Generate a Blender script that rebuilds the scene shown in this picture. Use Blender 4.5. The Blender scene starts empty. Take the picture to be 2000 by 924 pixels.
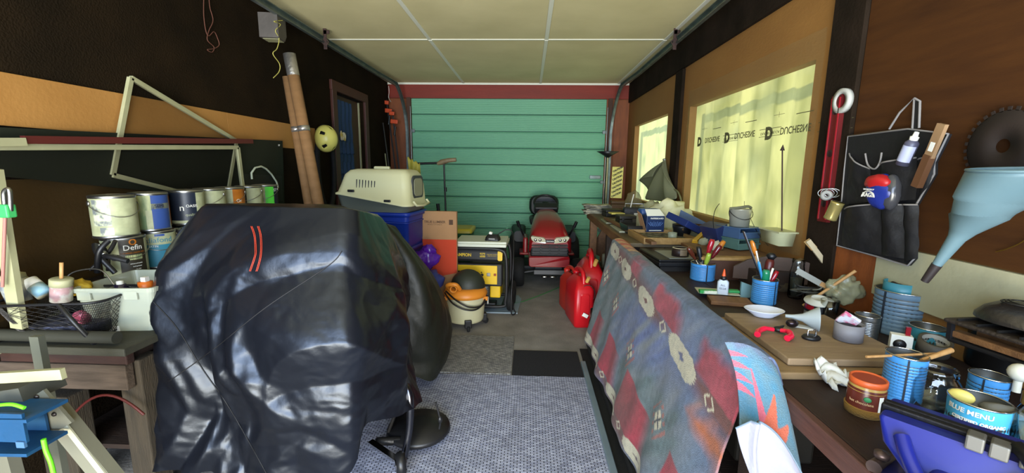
import bpy, bmesh, math, random
from math import sin, cos, pi, radians, atan2, hypot, sqrt
from mathutils import Vector, Matrix, Euler, noise
random.seed(4)
SC = bpy.context.scene
COL = SC.collection
# ------------------------------------------------------------------ camera
FPX = 834.0
CH = 1.37
_p, _y, _r = radians(9.24), radians(2.145), radians(0.65)
FWD = Vector((-sin(_y)*cos(_p), cos(_y)*cos(_p), -sin(_p)))
_rt = Vector((cos(_y), sin(_y), 0))
_up = _rt.cross(FWD)
RX = cos(_r)*_rt + sin(_r)*_up
UP = -sin(_r)*_rt + cos(_r)*_up
cd = bpy.data.cameras.new('camera'); cam = bpy.data.objects.new('camera', cd); COL.objects.link(cam)
cd.sensor_fit = 'HORIZONTAL'; cd.sensor_width = 36.0; cd.lens = 36.0*FPX/2000.0
cd.clip_start = 0.02; cd.clip_end = 200
Mc = Matrix((RX, UP, -FWD)).transposed().to_4x4(); Mc.translation = (0, 0, CH)
cam.matrix_world = Mc
SC.camera = cam
# ------------------------------------------------------------------ world, lights, exposure
w = bpy.data.worlds.new('world'); SC.world = w; w.use_nodes = True
bg = w.node_tree.nodes['Background']; bg.inputs[0].default_value = (0.62, 0.78, 1.0, 1); bg.inputs[1].default_value = 0.68
SC.view_settings.view_transform = 'Standard'; SC.view_settings.look = 'None'
SC.view_settings.exposure = 1.0; SC.view_settings.gamma = 1; SC.view_settings.use_curve_mapping = False
SC.cycles.use_denoising = True
SC.cycles.max_bounces = 10; SC.cycles.diffuse_bounces = 5; SC.cycles.transparent_max_bounces = 12
SC.cycles.sample_clamp_indirect = 6
def light(name, kind, loc, rot, power, color, **k):
    d = bpy.data.lights.new(name, kind); d.energy = power; d.color = color
    for a, b in k.items(): setattr(d, a, b)
    o = bpy.data.objects.new(name, d); o.location = loc; o.rotation_euler = rot; COL.objects.link(o); return o
# sun outside, high on the window side, through trees
light('sun', 'SUN', (8, 4, 6), (0, radians(52), radians(18)), 1.45, (1.0, 0.94, 0.74), angle=0.06)
# daylight through the open garage front behind the camera
light('open_front_daylight', 'AREA', (-0.3, -1.55, 1.3), (radians(90), 0, 0), 200, (0.62, 0.77, 1.0), shape='RECTANGLE', size=3.3, size_y=2.3)
# added warm fill lamp standing in for driveway bounce, aimed up at the ceiling
light('bounce_fill', 'AREA', (-0.3, -1.9, 0.1), (radians(128), 0, 0), 230, (1.0, 0.88, 0.60), shape='RECTANGLE', size=3.2, size_y=1.6)

# ------------------------------------------------------------------ helpers
def ray(u, v): return RX*((u-1000)/FPX) + UP*((462-v)/FPX) + FWD
def onz(u, v, z): d = ray(u, v); t = (z-CH)/d.z; return Vector((0, 0, CH)) + d*t
def onx(u, v, x): d = ray(u, v); return Vector((0, 0, CH)) + d*(x/d.x)
def ony(u, v, y): d = ray(u, v); return Vector((0, 0, CH)) + d*(y/d.y)
def fit(u0, u1, vt, vb, z):
    """centre, radius and height of an upright round thing standing on height z"""
    um = (u0+u1)/2; P = onz(um, vb, z); D = hypot(P.x, P.y); d = ray(um, vb)
    dep = (P-Vector((0, 0, CH))).dot(FWD); r = (u1-u0)*dep*dep/D/(2*FPX)
    r = min(r, (u1-u0)*dep/(2*FPX))
    k = (D+r)/D; x, y = P.x*k, P.y*k
    dd = ray(um, vt); h = CH + dd.z*(hypot(x, y)/hypot(dd.x, dd.y)) - z
    return x, y, r, h
def face(x, y): return atan2(-y, -x)+pi/2
def lin(h):
    h = h.lstrip('#'); c = [int(h[i:i+2], 16)/255 for i in (0, 2, 4)]
    return tuple(((x/12.92) if x <= .04045 else ((x+.055)/1.055)**2.4) for x in c)+(1,)
MATS = {}
def M(name, col='808080', rough=.6, metal=0, bump=0, bs=40, col2=None, vs=6, detail=5, stretch=None, coat=0, trans=0, alpha=1, ior=1.45, sheen=0, wave=None, contrast=.25, emit=0, spec=None):
    if name in MATS: return MATS[name]
    m = bpy.data.materials.new(name); MATS[name] = m; m.use_nodes = True
    nt = m.node_tree; b = nt.nodes['Principled BSDF']; L = nt.links
    b.inputs['Base Color'].default_value = lin(col); b.inputs['Roughness'].default_value = rough; b.inputs['Metallic'].default_value = metal
    b.inputs['IOR'].default_value = ior
    if spec is not None: b.inputs['Specular IOR Level'].default_value = spec
    if coat: b.inputs['Coat Weight'].default_value = coat
    if trans: b.inputs['Transmission Weight'].default_value = trans
    if alpha < 1: b.inputs['Alpha'].default_value = alpha
    if sheen: b.inputs['Sheen Weight'].default_value = sheen
    tc = nt.nodes.new('ShaderNodeTexCoord'); mp = nt.nodes.new('ShaderNodeMapping'); L.new(tc.outputs['Object'], mp.inputs[0])
    if stretch: mp.inputs['Scale'].default_value = stretch
    if col2:
        n = nt.nodes.new('ShaderNodeTexNoise'); n.inputs['Scale'].default_value = vs; n.inputs['Detail'].default_value = detail
        L.new(mp.outputs[0], n.inputs['Vector'])
        r = nt.nodes.new('ShaderNodeValToRGB'); r.color_ramp.elements[0].position = .5-contrast; r.color_ramp.elements[1].position = .5+contrast
        r.color_ramp.elements[0].color = lin(col); r.color_ramp.elements[1].color = lin(col2)
        L.new(n.outputs[0], r.inputs[0]); L.new(r.outputs[0], b.inputs['Base Color'])
    if bump:
        n2 = nt.nodes.new('ShaderNodeTexNoise'); n2.inputs['Scale'].default_value = bs; n2.inputs['Detail'].default_value = 4
        L.new(mp.outputs[0], n2.inputs['Vector'])
        bu = nt.nodes.new('ShaderNodeBump'); bu.inputs['Strength'].default_value = bump; bu.inputs['Distance'].default_value = .01
        L.new(n2.outputs[0], bu.inputs['Height']); L.new(bu.outputs[0], b.inputs['Normal'])
    if wave:
        wv = nt.nodes.new('ShaderNodeTexWave'); wv.bands_direction = wave[0]; wv.inputs['Scale'].default_value = wave[1]
        wv.inputs['Distortion'].default_value = wave[3] if len(wave) > 3 else 0
        L.new(mp.outputs[0], wv.inputs[0])
        bu = nt.nodes.new('ShaderNodeBump'); bu.inputs['Strength'].default_value = wave[2]; bu.inputs['Distance'].default_value = .01
        L.new(wv.outputs['Fac'], bu.inputs['Height']); L.new(bu.outputs[0], b.inputs['Normal'])
    if emit:
        b.inputs['Emission Color'].default_value = lin(col); b.inputs['Emission Strength'].default_value = emit
    return m
def film(name, col, fac, trans_mix=.5):
    """thin see-through sheet: part transparent, part diffuse and translucent"""
    if name in MATS: return MATS[name]
    m = bpy.data.materials.new(name); MATS[name] = m; m.use_nodes = True; nt = m.node_tree; nt.nodes.clear(); L = nt.links
    o = nt.nodes.new('ShaderNodeOutputMaterial'); t = nt.nodes.new('ShaderNodeBsdfTransparent'); d = nt.nodes.new('ShaderNodeBsdfDiffuse'); tr = nt.nodes.new('ShaderNodeBsdfTranslucent')
    d.inputs[0].default_value = lin(col); tr.inputs[0].default_value = lin(col)
    a = nt.nodes.new('ShaderNodeMixShader'); a.inputs[0].default_value = trans_mix; L.new(d.outputs[0], a.inputs[1]); L.new(tr.outputs[0], a.inputs[2])
    c = nt.nodes.new('ShaderNodeMixShader'); c.inputs[0].default_value = fac; L.new(t.outputs[0], c.inputs[1]); L.new(a.outputs[0], c.inputs[2]); L.new(c.outputs[0], o.inputs[0])
    return m
def T(x=0, y=0, z=0, rx=0, ry=0, rz=0, s=1):
    return Matrix.Translation((x, y, z)) @ Euler((rx, ry, rz)).to_matrix().to_4x4() @ Matrix.Scale(s, 4)
def along(a, b):
    """matrix that puts local +z from a towards b"""
    a, b = Vector(a), Vector(b); q = (b-a).to_track_quat('Z', 'Y'); return Matrix.Translation(a) @ q.to_matrix().to_4x4()
_boxc = {}
class MB:
    def __init__(s): s.v = []; s.f = []; s.sm = []; s.mi = []
    def add(s, vs, fs, smooth=False, X=None, mi=0):
        n = len(s.v)
        s.v += [tuple(X @ Vector(p)) for p in vs] if X is not None else [tuple(p) for p in vs]
        for f in fs: s.f.append(tuple(i+n for i in f)); s.sm.append(smooth); s.mi.append(mi)
        return s
    def box(s, sx, sy, sz, at=(0, 0, 0), rot=(0, 0, 0), bev=0, X=None, mi=0):
        """box centred at `at`"""
        k = (sx, sy, sz, bev)
        if k not in _boxc:
            b = bmesh.new(); bmesh.ops.create_cube(b, size=1)
            for q in b.verts: q.co.x *= sx; q.co.y *= sy; q.co.z *= sz
            if bev: bmesh.ops.bevel(b, geom=b.edges[:], offset=min(bev, min(sx, sy, sz)*.45), segments=2, affect='EDGES', profile=.5)
            b.verts.ensure_lookup_table(); _boxc[k] = ([tuple(q.co) for q in b.verts], [tuple(q.index for q in f.verts) for f in b.faces]); b.free()
        vs, fs = _boxc[k]; m = T(*at, *rot)
        return s.add(vs, fs, False, (X @ m) if X is not None else m, mi)
    def lathe(s, prof, seg=28, X=None, mi=0, smooth=True, a0=0, a1=2*pi, sx=1, sy=1):
        full = abs(a1-a0-2*pi) < 1e-6; n = seg if full else seg+1; vs = []; fs = []
        for r, z in prof:
            for i in range(n): a = a0+(a1-a0)*i/seg; vs.append((r*cos(a)*sx, r*sin(a)*sy, z))
        for j in range(len(prof)-1):
            for i in range(seg):
                k = (i+1) % n if full else i+1
                fs.append((j*n+i, j*n+k, (j+1)*n+k, (j+1)*n+i))
        return s.add(vs, fs, smooth, X, mi)
    def cyl(s, r, h, z=0, seg=24, X=None, mi=0, r2=None):
        r2 = r if r2 is None else r2
        s.lathe([(r, z), (r2, z+h)], seg, X, mi); s.disc(r, z, seg, X, mi, True); return s.disc(r2, z+h, seg, X, mi)
    def disc(s, r, z, seg=24, X=None, mi=0, flip=False):
        vs = [(r*cos(2*pi*i/seg), r*sin(2*pi*i/seg), z) for i in range(seg)]; f = tuple(range(seg))
        return s.add(vs, [f[::-1] if flip else f], False, X, mi)
    def tube(s, pts, r, seg=8, X=None, mi=0, closed=False, smooth=True):
        P = [Vector(p) for p in pts]; n = len(P); vs = []; fs = []; up = None
        for i, p in enumerate(P):
            if closed: d = P[(i+1) % n]-P[i-1]
            else: d = P[min(i+1, n-1)]-P[max(i-1, 0)]
            d = d.normalized() if d.length > 1e-9 else Vector((0, 0, 1))
            if up is None: up = d.orthogonal().normalized()
            up = (up-d*up.dot(d)); up = up.normalized() if up.length > 1e-6 else d.orthogonal().normalized()
            sd = d.cross(up); rr = r[i] if isinstance(r, (list, tuple)) else r
            for k in range(seg): a = 2*pi*k/seg; vs.append(p+(up*cos(a)+sd*sin(a))*rr)
        for i in range(n if closed else n-1):
            j = (i+1) % n
            for k in range(seg): l = (k+1) % seg; fs.append((i*seg+k, i*seg+l, j*seg+l, j*seg+k))
        s.add(vs, fs, smooth, X, mi)
        if not closed: s.add(vs[:seg]+vs[-seg:], [tuple(range(seg))[::-1], tuple(range(seg, 2*seg))], False, X, mi)
        return s
    def prism(s, poly, z0, z1, X=None, mi=0):
        n = len(poly); vs = [(x, y, z0) for x, y in poly]+[(x, y, z1) for x, y in poly]
        fs = [tuple(range(n))[::-1], tuple(range(n, 2*n))]+[(i, (i+1) % n, n+(i+1) % n, n+i) for i in range(n)]
        return s.add(vs, fs, False, X, mi)
    def loft(s, rings, X=None, mi=0, smooth=True, caps=True):
        n = len(rings[0]); vs = [p for r in rings for p in r]; fs = []
        for j in range(len(rings)-1):
            for i in range(n): k = (i+1) % n; fs.append((j*n+i, j*n+k, (j+1)*n+k, (j+1)*n+i))
        s.add(vs, fs, smooth, X, mi)
        if caps: s.add(rings[0]+rings[-1], [tuple(range(n))[::-1], tuple(range(n, 2*n))], False, X, mi)
        return s
    def grid(s, nu, nv, fn, X=None, mi=0, smooth=True, closed=False):
        vs = [fn(i/(nu if closed else nu), j/nv) for j in range(nv+1) for i in range(nu+(0 if closed else 1))]
        n = nu if closed else nu+1; fs = []
        for j in range(nv):
            for i in range(nu): k = (i+1) % n; fs.append((j*n+i, j*n+k, (j+1)*n+k, (j+1)*n+i))
        return s.add(vs, fs, smooth, X, mi)
    def ball(s, r, at=(0, 0, 0), seg=16, sc=(1, 1, 1), X=None, mi=0, nz=0):
        pr = [(max(1e-4, r*sin(pi*j/(seg//2))), -r*cos(pi*j/(seg//2))) for j in range(seg//2+1)]
        b = MB().lathe(pr, seg)
        vs = [Vector((p[0]*sc[0], p[1]*sc[1], p[2]*sc[2])) for p in b.v]
        if nz: vs = [p*(1+nz*noise.noise(p*(2.2/r)+Vector(at))) for p in vs]
        m = Matrix.Translation(at); return s.add(vs, b.f, True, (X @ m) if X is not None else m, mi)
    def build(s, name, mats, parent=None, solid=0, kind=None, label=None):
        me = bpy.data.meshes.new(name); me.from_pydata(s.v, [], s.f)
        me.polygons.foreach_set('use_smooth', s.sm); me.polygons.foreach_set('material_index', s.mi)
        for m in (mats if isinstance(mats, (list, tuple)) else [mats]): me.materials.append(m)
        me.update(); o = bpy.data.objects.new(name, me); COL.objects.link(o)
        if parent is not None: o.parent = parent
        if solid: md = o.modifiers.new('solid', 'SOLIDIFY'); md.thickness = solid; md.offset = 0
        if kind: o['kind'] = kind
        if label: o['label'] = label
        return o
def tag(o, label, cat, group=None, loc=None, rot=None):
    o['label'] = label; o['category'] = cat
    if group: o['group'] = group
    if loc is not None: o.location = loc
    if rot is not None: o.rotation_euler = rot
    return o
def thing(name, label, cat, loc=(0, 0, 0), rz=0, group=None, rot=None, X=None):
    o = bpy.data.objects.new(name, None); COL.objects.link(o); o.empty_display_size = .05
    if X is not None: o.matrix_world = X
    else: o.location = loc; o.rotation_euler = rot if rot else (0, 0, rz)
    return tag(o, label, cat, group)
def struct(o, kind='structure'): o['kind'] = kind; return o
_fc = {}
def txt(string, size, ext=.0004, align='CENTER', bold=0):
    k = (string, size, ext, align, bold)
    if k not in _fc:
        c = bpy.data.curves.new('t', 'FONT'); c.body = string; c.size = size; c.extrude = ext; c.align_x = align; c.align_y = 'CENTER'; c.resolution_u = 3; c.offset = bold
        o = bpy.data.objects.new('t', c); COL.objects.link(o); bpy.context.view_layer.update()
        me = o.evaluated_get(bpy.context.evaluated_depsgraph_get()).to_mesh()
        _fc[k] = ([tuple(q.co) for q in me.vertices], [tuple(p.vertices) for p in me.polygons])
        bpy.data.objects.remove(o); bpy.data.curves.remove(c)
    return _fc[k]
def text(mb, string, size, X, mi=0, ext=.0004, bold=0, sx=1):
    """lettering in the local xz plane of X, facing -y"""
    v, f = txt(string, size, ext, 'CENTER', bold)
    return mb.add([(p[0]*sx, -p[2], p[1]) for p in v], f, False, X, mi)
def wraptext(mb, string, size, r, z, ang=-pi/2, mi=0, bold=0, sx=1, slant=0):
    v, f = txt(string, size, .0003, 'CENTER', bold)
    out = []
    for p in v:
        a = ang+p[0]*sx/r; rr = r+.0006+p[2]; out.append((rr*cos(a), rr*sin(a), z+p[1]+slant*p[0]))
    return mb.add(out, f, False, None, mi)
def patch(mb, r, a0, a1, z0, z1, mi=0, off=.0005, seg=14):
    return mb.lathe([(r+off, z0), (r+off, z1)], seg, None, mi, True, a0, a1)
def arc(r, a0, a1, n, f): return [f(r*cos(a0+(a1-a0)*i/n), r*sin(a0+(a1-a0)*i/n)) for i in range(n+1)]
def rrect(w, h, r, n=4):
    out = []
    for cx, cy, a in ((w/2-r, h/2-r, 0), (-w/2+r, h/2-r, pi/2), (-w/2+r, -h/2+r, pi), (w/2-r, -h/2+r, 1.5*pi)):
        for i in range(n+1): b = a+pi/2*i/n; out.append((cx+r*cos(b), cy+r*sin(b)))
    return out
# ------------------------------------------------------------------ common materials
chrome = M('chrome', 'c8c8c8', .18, 1); steel = M('brushed_steel', '9a9a98', .35, 1, bump=.05, bs=90); dsteel = M('dark_steel', '3a3836', .45, .8, bump=.2, bs=60)
black = M('black_plastic', '141416', .42); bkrub = M('black_rubber', '0a0a0b', .8, bump=.2, bs=120); white = M('white_plastic', 'd8d6cc', .4); offw = M('cream_paint', '9c9a78', .6, col2='8c8a68', vs=8)
zinc = M('zinc', '7f8a86', .38, .75, col2='5b6460', vs=12); rust = M('rusty_iron', '4a342c', .7, .4, bump=.4, bs=60, col2='2b2120', vs=20)
wood_d = M('old_dark_wood', '1c130d', .75, bump=.3, bs=30, col2='2e1e14', vs=5, stretch=(1, 8, 8))
wood_m = M('brown_wood', '5a3c22', .6, bump=.2, bs=30, col2='7a5430', vs=5, stretch=(8, 1, 8))
wood_l = M('pale_wood', 'a8844e', .6, bump=.15, bs=40, col2='8a6a3a', vs=6, stretch=(8, 1, 8))
wood_stick = M('stick_wood', 'b98f5c', .55, col2='9a7040', vs=8, stretch=(6, 6, 1))
card = M('brown_cardboard', '8f6a48', .85, bump=.1, bs=60, col2='a27c56', vs=4)
clear = M('clear_plastic', 'dfe6e0', .15, trans=.0, alpha=.28)
def thin_glass(name, tint='f4f8f8', k=.07):
    m = bpy.data.materials.new(name); MATS[name] = m; m.use_nodes = True; nt = m.node_tree; nt.nodes.clear(); L = nt.links
    o = nt.nodes.new('ShaderNodeOutputMaterial'); t = nt.nodes.new('ShaderNodeBsdfTransparent'); g_ = nt.nodes.new('ShaderNodeBsdfGlossy'); g_.inputs['Roughness'].default_value = .04; t.inputs[0].default_value = lin(tint)
    lw = nt.nodes.new('ShaderNodeLayerWeight'); lw.inputs[0].default_value = .12; mt_ = nt.nodes.new('ShaderNodeMath'); mt_.operation = 'ADD'; mt_.inputs[1].default_value = k; mt_.use_clamp = True
    x_ = nt.nodes.new('ShaderNodeMixShader'); L.new(lw.outputs['Fresnel'], mt_.inputs[0]); L.new(mt_.outputs[0], x_.inputs[0]); L.new(t.outputs[0], x_.inputs[1]); L.new(g_.outputs[0], x_.inputs[2]); L.new(x_.outputs[0], o.inputs[0])
    return m
glass = thin_glass('clear_glass')
paper = M('white_paper', 'dcdcd4', .8, bump=.05, bs=30); red = M('red_plastic', 'b3121c', .35); gold = M('gold_metal', '9c7a30', .35, .9)
# ================================================================== SETTING
XL, XR, YF, ZC = -2.02, 1.39, 6.25, 2.53; YB = -1.5
M('concrete', '6e6963', .85, bump=.35, bs=70, col2='8d8881', vs=5, detail=10)
f = struct(MB().box(XR-XL+.3, YF-YB+.2, .1, ((XL+XR)/2, (YF+YB)/2, -.05)).build('floor', MATS['concrete']))
struct(MB().box(30, 18, .1, (0, YB-9.1, -.07)).build('ground_outside', M('driveway_gravel', '85807a', .95, bump=.5, bs=90)))
# ceiling of separate painted panels with battens over the joints
cm = M('ceiling_paint', 'd4c99c', .7, bump=.08, bs=20, col2='c4b98c', vs=2.5, detail=6)
ceil = struct(MB().box(XR-XL+.3, YF-YB+.2, .05, ((XL+XR)/2, (YF+YB)/2, ZC+.04)).build('ceiling', cm))
xs = [XL, -.94, .14, 1.22, XR]; ys = [YB, -.01, 2.08, 4.17, YF]
for i in range(4):
    for j in range(4):
        MB().box(xs[i+1]-xs[i]-.006, ys[j+1]-ys[j]-.006, .014, ((xs[i]+xs[i+1])/2, (ys[j]+ys[j+1])/2, ZC+.008), bev=.002).build('panel', cm, ceil)
wm = M('batten_white', 'd8d8c8', .5)
for x in xs[1:4]:
    for j in range(4): MB().box(.034, ys[j+1]-ys[j]-.02, .008, (x, (ys[j]+ys[j+1])/2, ZC-.003), bev=.002).build('batten', wm, ceil)
for y in ys[1:4]:
    for i in range(3): MB().box(xs[i+1]-xs[i]-.036, .026, .007, ((xs[i]+xs[i+1])/2, y, ZC-.0025), bev=.002).build('batten', wm, ceil)
struct(MB().box(XR-XL, .02, .03, ((XL+XR)/2, YF-.012, ZC-.012), bev=.004).build('trim_1', wm))
# left wall: dark fibreboard, doorway, tan band
dark = M('dark_fibreboard', '241a0e', .9, bump=.5, bs=110, spec=.08, col2='140f08', vs=3.5, detail=9, contrast=.3)
DY0, DY1, DZ = 4.50, 5.28, 2.12
b = MB(); b.box(.1, DY0-YB, ZC+.1, (XL-.05, (DY0+YB)/2, ZC/2)); b.box(.1, YF-DY1+.1, ZC+.1, (XL-.05, (YF+DY1)/2+.05, ZC/2)); b.box(.1, DY1-DY0, ZC-DZ, (XL-.05, (DY0+DY1)/2, (ZC+DZ)/2))
wl = struct(b.build('wall_left', dark))
tan = M('tan_hardboard', '94662e', .7, bump=.12, bs=60, col2='a4763c', vs=2.5, detail=7)
MB().box(.012, 2.45, .2, (XL+.006, 1.62+.0, 1.605)).build('panel', tan, wl)
MB().box(.012, 1.18, .2, (XL+.006, 3.44, 1.605)).build('panel', tan, wl)
brn = M('brown_hardboard', '4c3a1c', .85, spec=.1, bump=.12, bs=60, col2='3a2a14', vs=2.2, detail=7)
MB().box(.01, 1.75, .6, (XL+.006, 1.95, 1.0)).build('panel', brn, wl)
# door and reddish-brown frame in left wall
fr = M('door_frame_wood', '3a1a12', .5, bump=.12, bs=40, col2='4a2418', vs=6, stretch=(8, 8, 1))
door = struct(MB().box(.035, DY1-DY0-.01, DZ-.01, (XL-.075, (DY0+DY1)/2, DZ/2), bev=.003).build('door_2', M('door_brown', '3c2418', .5, col2='4c2e1c', vs=4, stretch=(6, 6, 1))))
for y, sz in ((DY0-.04, 1), (DY1+.05, 1)): MB().box(.03, .1, DZ+.1, (XL+.014, y, (DZ+.1)/2), bev=.005).build('jamb', fr, door)
MB().box(.03, DY1-DY0+.2, .1, (XL+.015, (DY0+DY1)/2, DZ+.052), bev=.005).build('head', fr, door)
MB().box(.02, .025, DZ-.02, (XL-.045, DY1-.03, (DZ)/2), bev=.004).build('stop', offw, door, label='white painted door stop strip')
MB().lathe([(.001, .05), (.022, .045), (.026, .03), (.012, .015), (.012, 0)], 16, T(XL-.05, DY0+.09, 1.0, 0, pi/2, 0)).build('handle', gold, door)
# far wall: header, side boards, roll door
ply = M('orange_plywood', '8a4a1e', .6, bump=.15, bs=40, col2='6d3816', vs=4, detail=8, stretch=(5, 5, 1))
DX0, DX1, DH = -1.695, 1.075, 2.335
b = MB(); b.box(DX0-XL+.1, .1, ZC, ((DX0+XL-.1)/2, YF+.06, ZC/2)); b.box(XR-DX1+.1, .1, ZC, ((XR+.1+DX1)/2, YF+.06, ZC/2)); b.box(DX1-DX0, .1, ZC-DH, ((DX0+DX1)/2, YF+.06, (ZC+DH)/2))
wf = struct(b.build('wall_far', ply))
redp = M('red_brown_paint', '82260f', .6, bump=.1, bs=20, col2='6e200e', vs=2, stretch=(1, 1, 5))
MB().box(XR-XL-.01, .03, .2, ((XR+XL)/2, YF-.006, ZC-.11), bev=.003).build('header_board', redp, wf)
for x0, x1 in ((XL, DX0-.06), (DX1+.11, XR)): MB().box(x1-x0-.01, .018, 2.3, ((x0+x1)/2, YF-.001, 1.16), bev=.002).build('board', ply, wf)
for x in (DX0-.03, DX1+.05): MB().box(.06, .035, 2.33, (x, YF-.012, 1.165), bev=.003).build('jamb', M('jamb_brown', '3c2416', .7, bump=.2, col2='52321e', vs=5, stretch=(6, 6, 1)), wf)
teal = M('teal_door_paint', '63a17e', .5, bump=.0, col2='6eaa86', vs=.9, detail=4, wave=('Z', 13, .35))
gd = struct(MB().box(DX1-DX0+.02, .01, DH, ((DX0+DX1)/2, YF+.03, DH/2)).build('door_1', M('teal_dark', '1c4a40', .6)))
n = 10; sh = DH/n
for k in range(n):
    z0 = k*sh; b = MB()
    prof = [(.0, .004), (-.010, .010), (-.013, .02), (-.013, sh-.022), (-.006, sh-.016), (-.006, sh-.010), (-.012, sh-.006), (.0, sh-.002)]
    vs = []; fs = []
    for x in (DX0+.004, DX1-.004): vs += [(x, YF+.02+py, z0+pz) for py, pz in prof]
    m = len(prof)
    for i in range(m-1): fs.append((i, i+m, i+m+1, i+1))
    fs += [tuple(range(m)), tuple(range(m, 2*m))[::-1]]
    b.add(vs, fs); b.build('panel', teal, gd)
for z in (.02, .70, 1.4): MB().box(.03, .012, .42, ((DX0+DX1)/2+.0, YF+.004, z+.3), bev=.003).build('stile', teal, gd) if z < .6 else None
for x in (DX0+.02, DX1-.02):
    for z in (.47, 1.17, 1.87): MB().box(.05, .02, .05, (x, YF-.002, z), bev=.004).build('hinge', zinc, gd)
MB().box(.16, .03, .05, (DX1-.12, YF-.0, 1.24), bev=.004).build('latch', zinc, gd)
# door tracks: vertical, curve, then along the ceiling toward the camera
for sx, x0 in ((-1, DX0-.05), (1, DX1+.06)):
    xx = -1.80 if sx < 0 else 1.225
    t = thing('door_track', 'galvanised garage door track running along the ceiling by the %s wall' % ('dark left' if sx < 0 else 'window side'), 'track', (0, 0, 0), group='overhead door tracks')
    R = .34; zt = 2.44; pts = [(x0, YF-.06, .02), (x0, YF-.06, zt-R-.25)]
    for i in range(1, 11):
        a = pi/2*i/10; k = i/10
        pts.append((x0+(xx-x0)*k*.6, YF-.06-R*(1-cos(a)), zt-.25*(1-k)-R+R*sin(a)))
    pts += [(xx, 5.2, zt), (xx, .2, zt-.0)]
    def chan(pts, wdt=.052, dep=.03):
        rings = []
        for i, p in enumerate(pts):
            p = Vector(p); d = (Vector(pts[min(i+1, len(pts)-1)])-Vector(pts[max(i-1, 0)])).normalized(); s = Vector((1, 0, 0)); nn = d.cross(s).normalized()
            prof = [(-dep/2*sx, -wdt/2), (dep/2*sx, -wdt/2), (dep/2*sx, wdt/2), (-dep/2*sx, wdt/2), (-dep/2*sx, wdt/2-.006), (dep/2*sx-.004*sx, wdt/2-.006), (dep/2*sx-.004*sx, -wdt/2+.006), (-dep/2*sx, -wdt/2+.006)]
            rings.append([tuple(p+s*a+nn*c) for a, c in prof])
        return MB().loft(rings, smooth=False)
    chan(pts).build('rail', zinc, t)
    MB().box(.03, .05, .012, (x0, YF-.03, 1.6)).box(.03, .05, .012, (x0, YF-.03, .9)).build('bracket', zinc, t)
    MB().tube([(x0+.06*sx*-1, YF-.07, .1), (x0+.055*sx*-1, YF-.07, 2.2)], .006).build('spring_cable', steel, t)
    # strap hangers under the ceiling
    hk = MB(); yy = 3.85 if sx < 0 else 3.85; hx = xx+.02*sx*-1
    hk.box(.03, .004, .17, (hx, yy, ZC-.085)); hk.box(.05, .004, .03, (hx+.015, yy, ZC-.03)); hk.tube([(hx, yy, zt+.02), (hx+.03, yy, zt-.02), (hx, yy, zt-.06), (hx-.03, yy, zt-.02), (hx, yy, zt+.02)], .006)
    hk.build('hanger', rust, t, label='rusty strap hanger')
# right wall with two window holes
tanr = M('window_wall_board', '7d5527', .65, bump=.14, bs=50, col2='8e6430', vs=1.8, detail=8, stretch=(1, 1, 2))
W1 = (2.25, 3.90, 1.01, 1.905); W2 = (4.50, 5.86, .98, 1.92)
b = MB(); X0 = XR+.03
def seg(y0, y1, z0, z1): b.box(.06, y1-y0, z1-z0, (X0, (y0+y1)/2, (z0+z1)/2))
seg(YB, W1[0], 0, ZC+.05); seg(W1[1], W2[0], 0, ZC+.05); seg(W2[1], YF+.1, 0, ZC+.05)
for wv in (W1, W2): seg(wv[0], wv[1], 0, wv[2]); seg(wv[0], wv[1], wv[3], ZC+.05)
wr = struct(b.build('wall_right', tanr))
drk = M('dark_framing', '151009', .9, spec=.1, bump=.3, bs=60, col2='2a2018', vs=4)
plyr = M('red_brown_plywood', '4a2c12', .75, spec=.15, bump=.15, bs=35, col2='38200e', vs=3.2, detail=9, stretch=(1, 1, 7))
MB().box(.03, YF-YB-.06, .26, (XR-.014, (YF+YB)/2-.02, ZC-.135), bev=.003).build('beam', drk, wr)
for y0, y1 in ((4.075, 4.26), (1.925, 2.12)): MB().box(.03, y1-y0, 2.26, (XR-.013, (y0+y1)/2, 1.13), bev=.003).build('post', drk, wr)
MB().box(.012, 1.92-YB, 2.26-1.095, (XR-.005, (1.92+YB)/2, (2.26+1.095)/2)).build('panel', plyr, wr)
MB().box(.02, 1.70-YB, .2, (XR-.009, (1.70+YB)/2, .99), bev=.002).build('board', M('cream_board', 'a9a484', .6, bump=.1, col2='918c6e', vs=4), wr, label='cream painted board above bench')
MB().box(.016, .28, .3, (XR-.007, 1.83, .93)).build('board', ply, wr)
struct(MB().box(XR-XL+.3, .2, .4, ((XL+XR)/2, YB, ZC-.1)).build('trim_2', drk))
# outer window frames and glass
glz = M('window_glass', 'ffffff', .02, trans=1, ior=1.02)
for k, wv in enumerate((W1, W2)):
    y0, y1, z0, z1 = wv; yc = (y0+y1)/2; fo = MB()
    for a in (y0+.02, y1-.02): fo.box(.04, .04, z1-z0, (XR+.20, a, (z0+z1)/2), bev=.004)
    for a in (z0+.02, z1-.02): fo.box(.04, y1-y0-.1, .04, (XR+.20, yc, a), bev=.004)
    wo = struct(fo.build('window_%d' % (k+1), offw))
    rv = MB()
    for a in (y0-.011, y1+.011): rv.box(.05, .02, z1-z0+.04, (XR+.035, a, (z0+z1)/2))
    for a in (z0-.011, z1+.011): rv.box(.05, y1-y0, .02, (XR+.035, yc, a))
    rv.build('reveal', M('reveal_wood', 'b98238', .6), wo)
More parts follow.
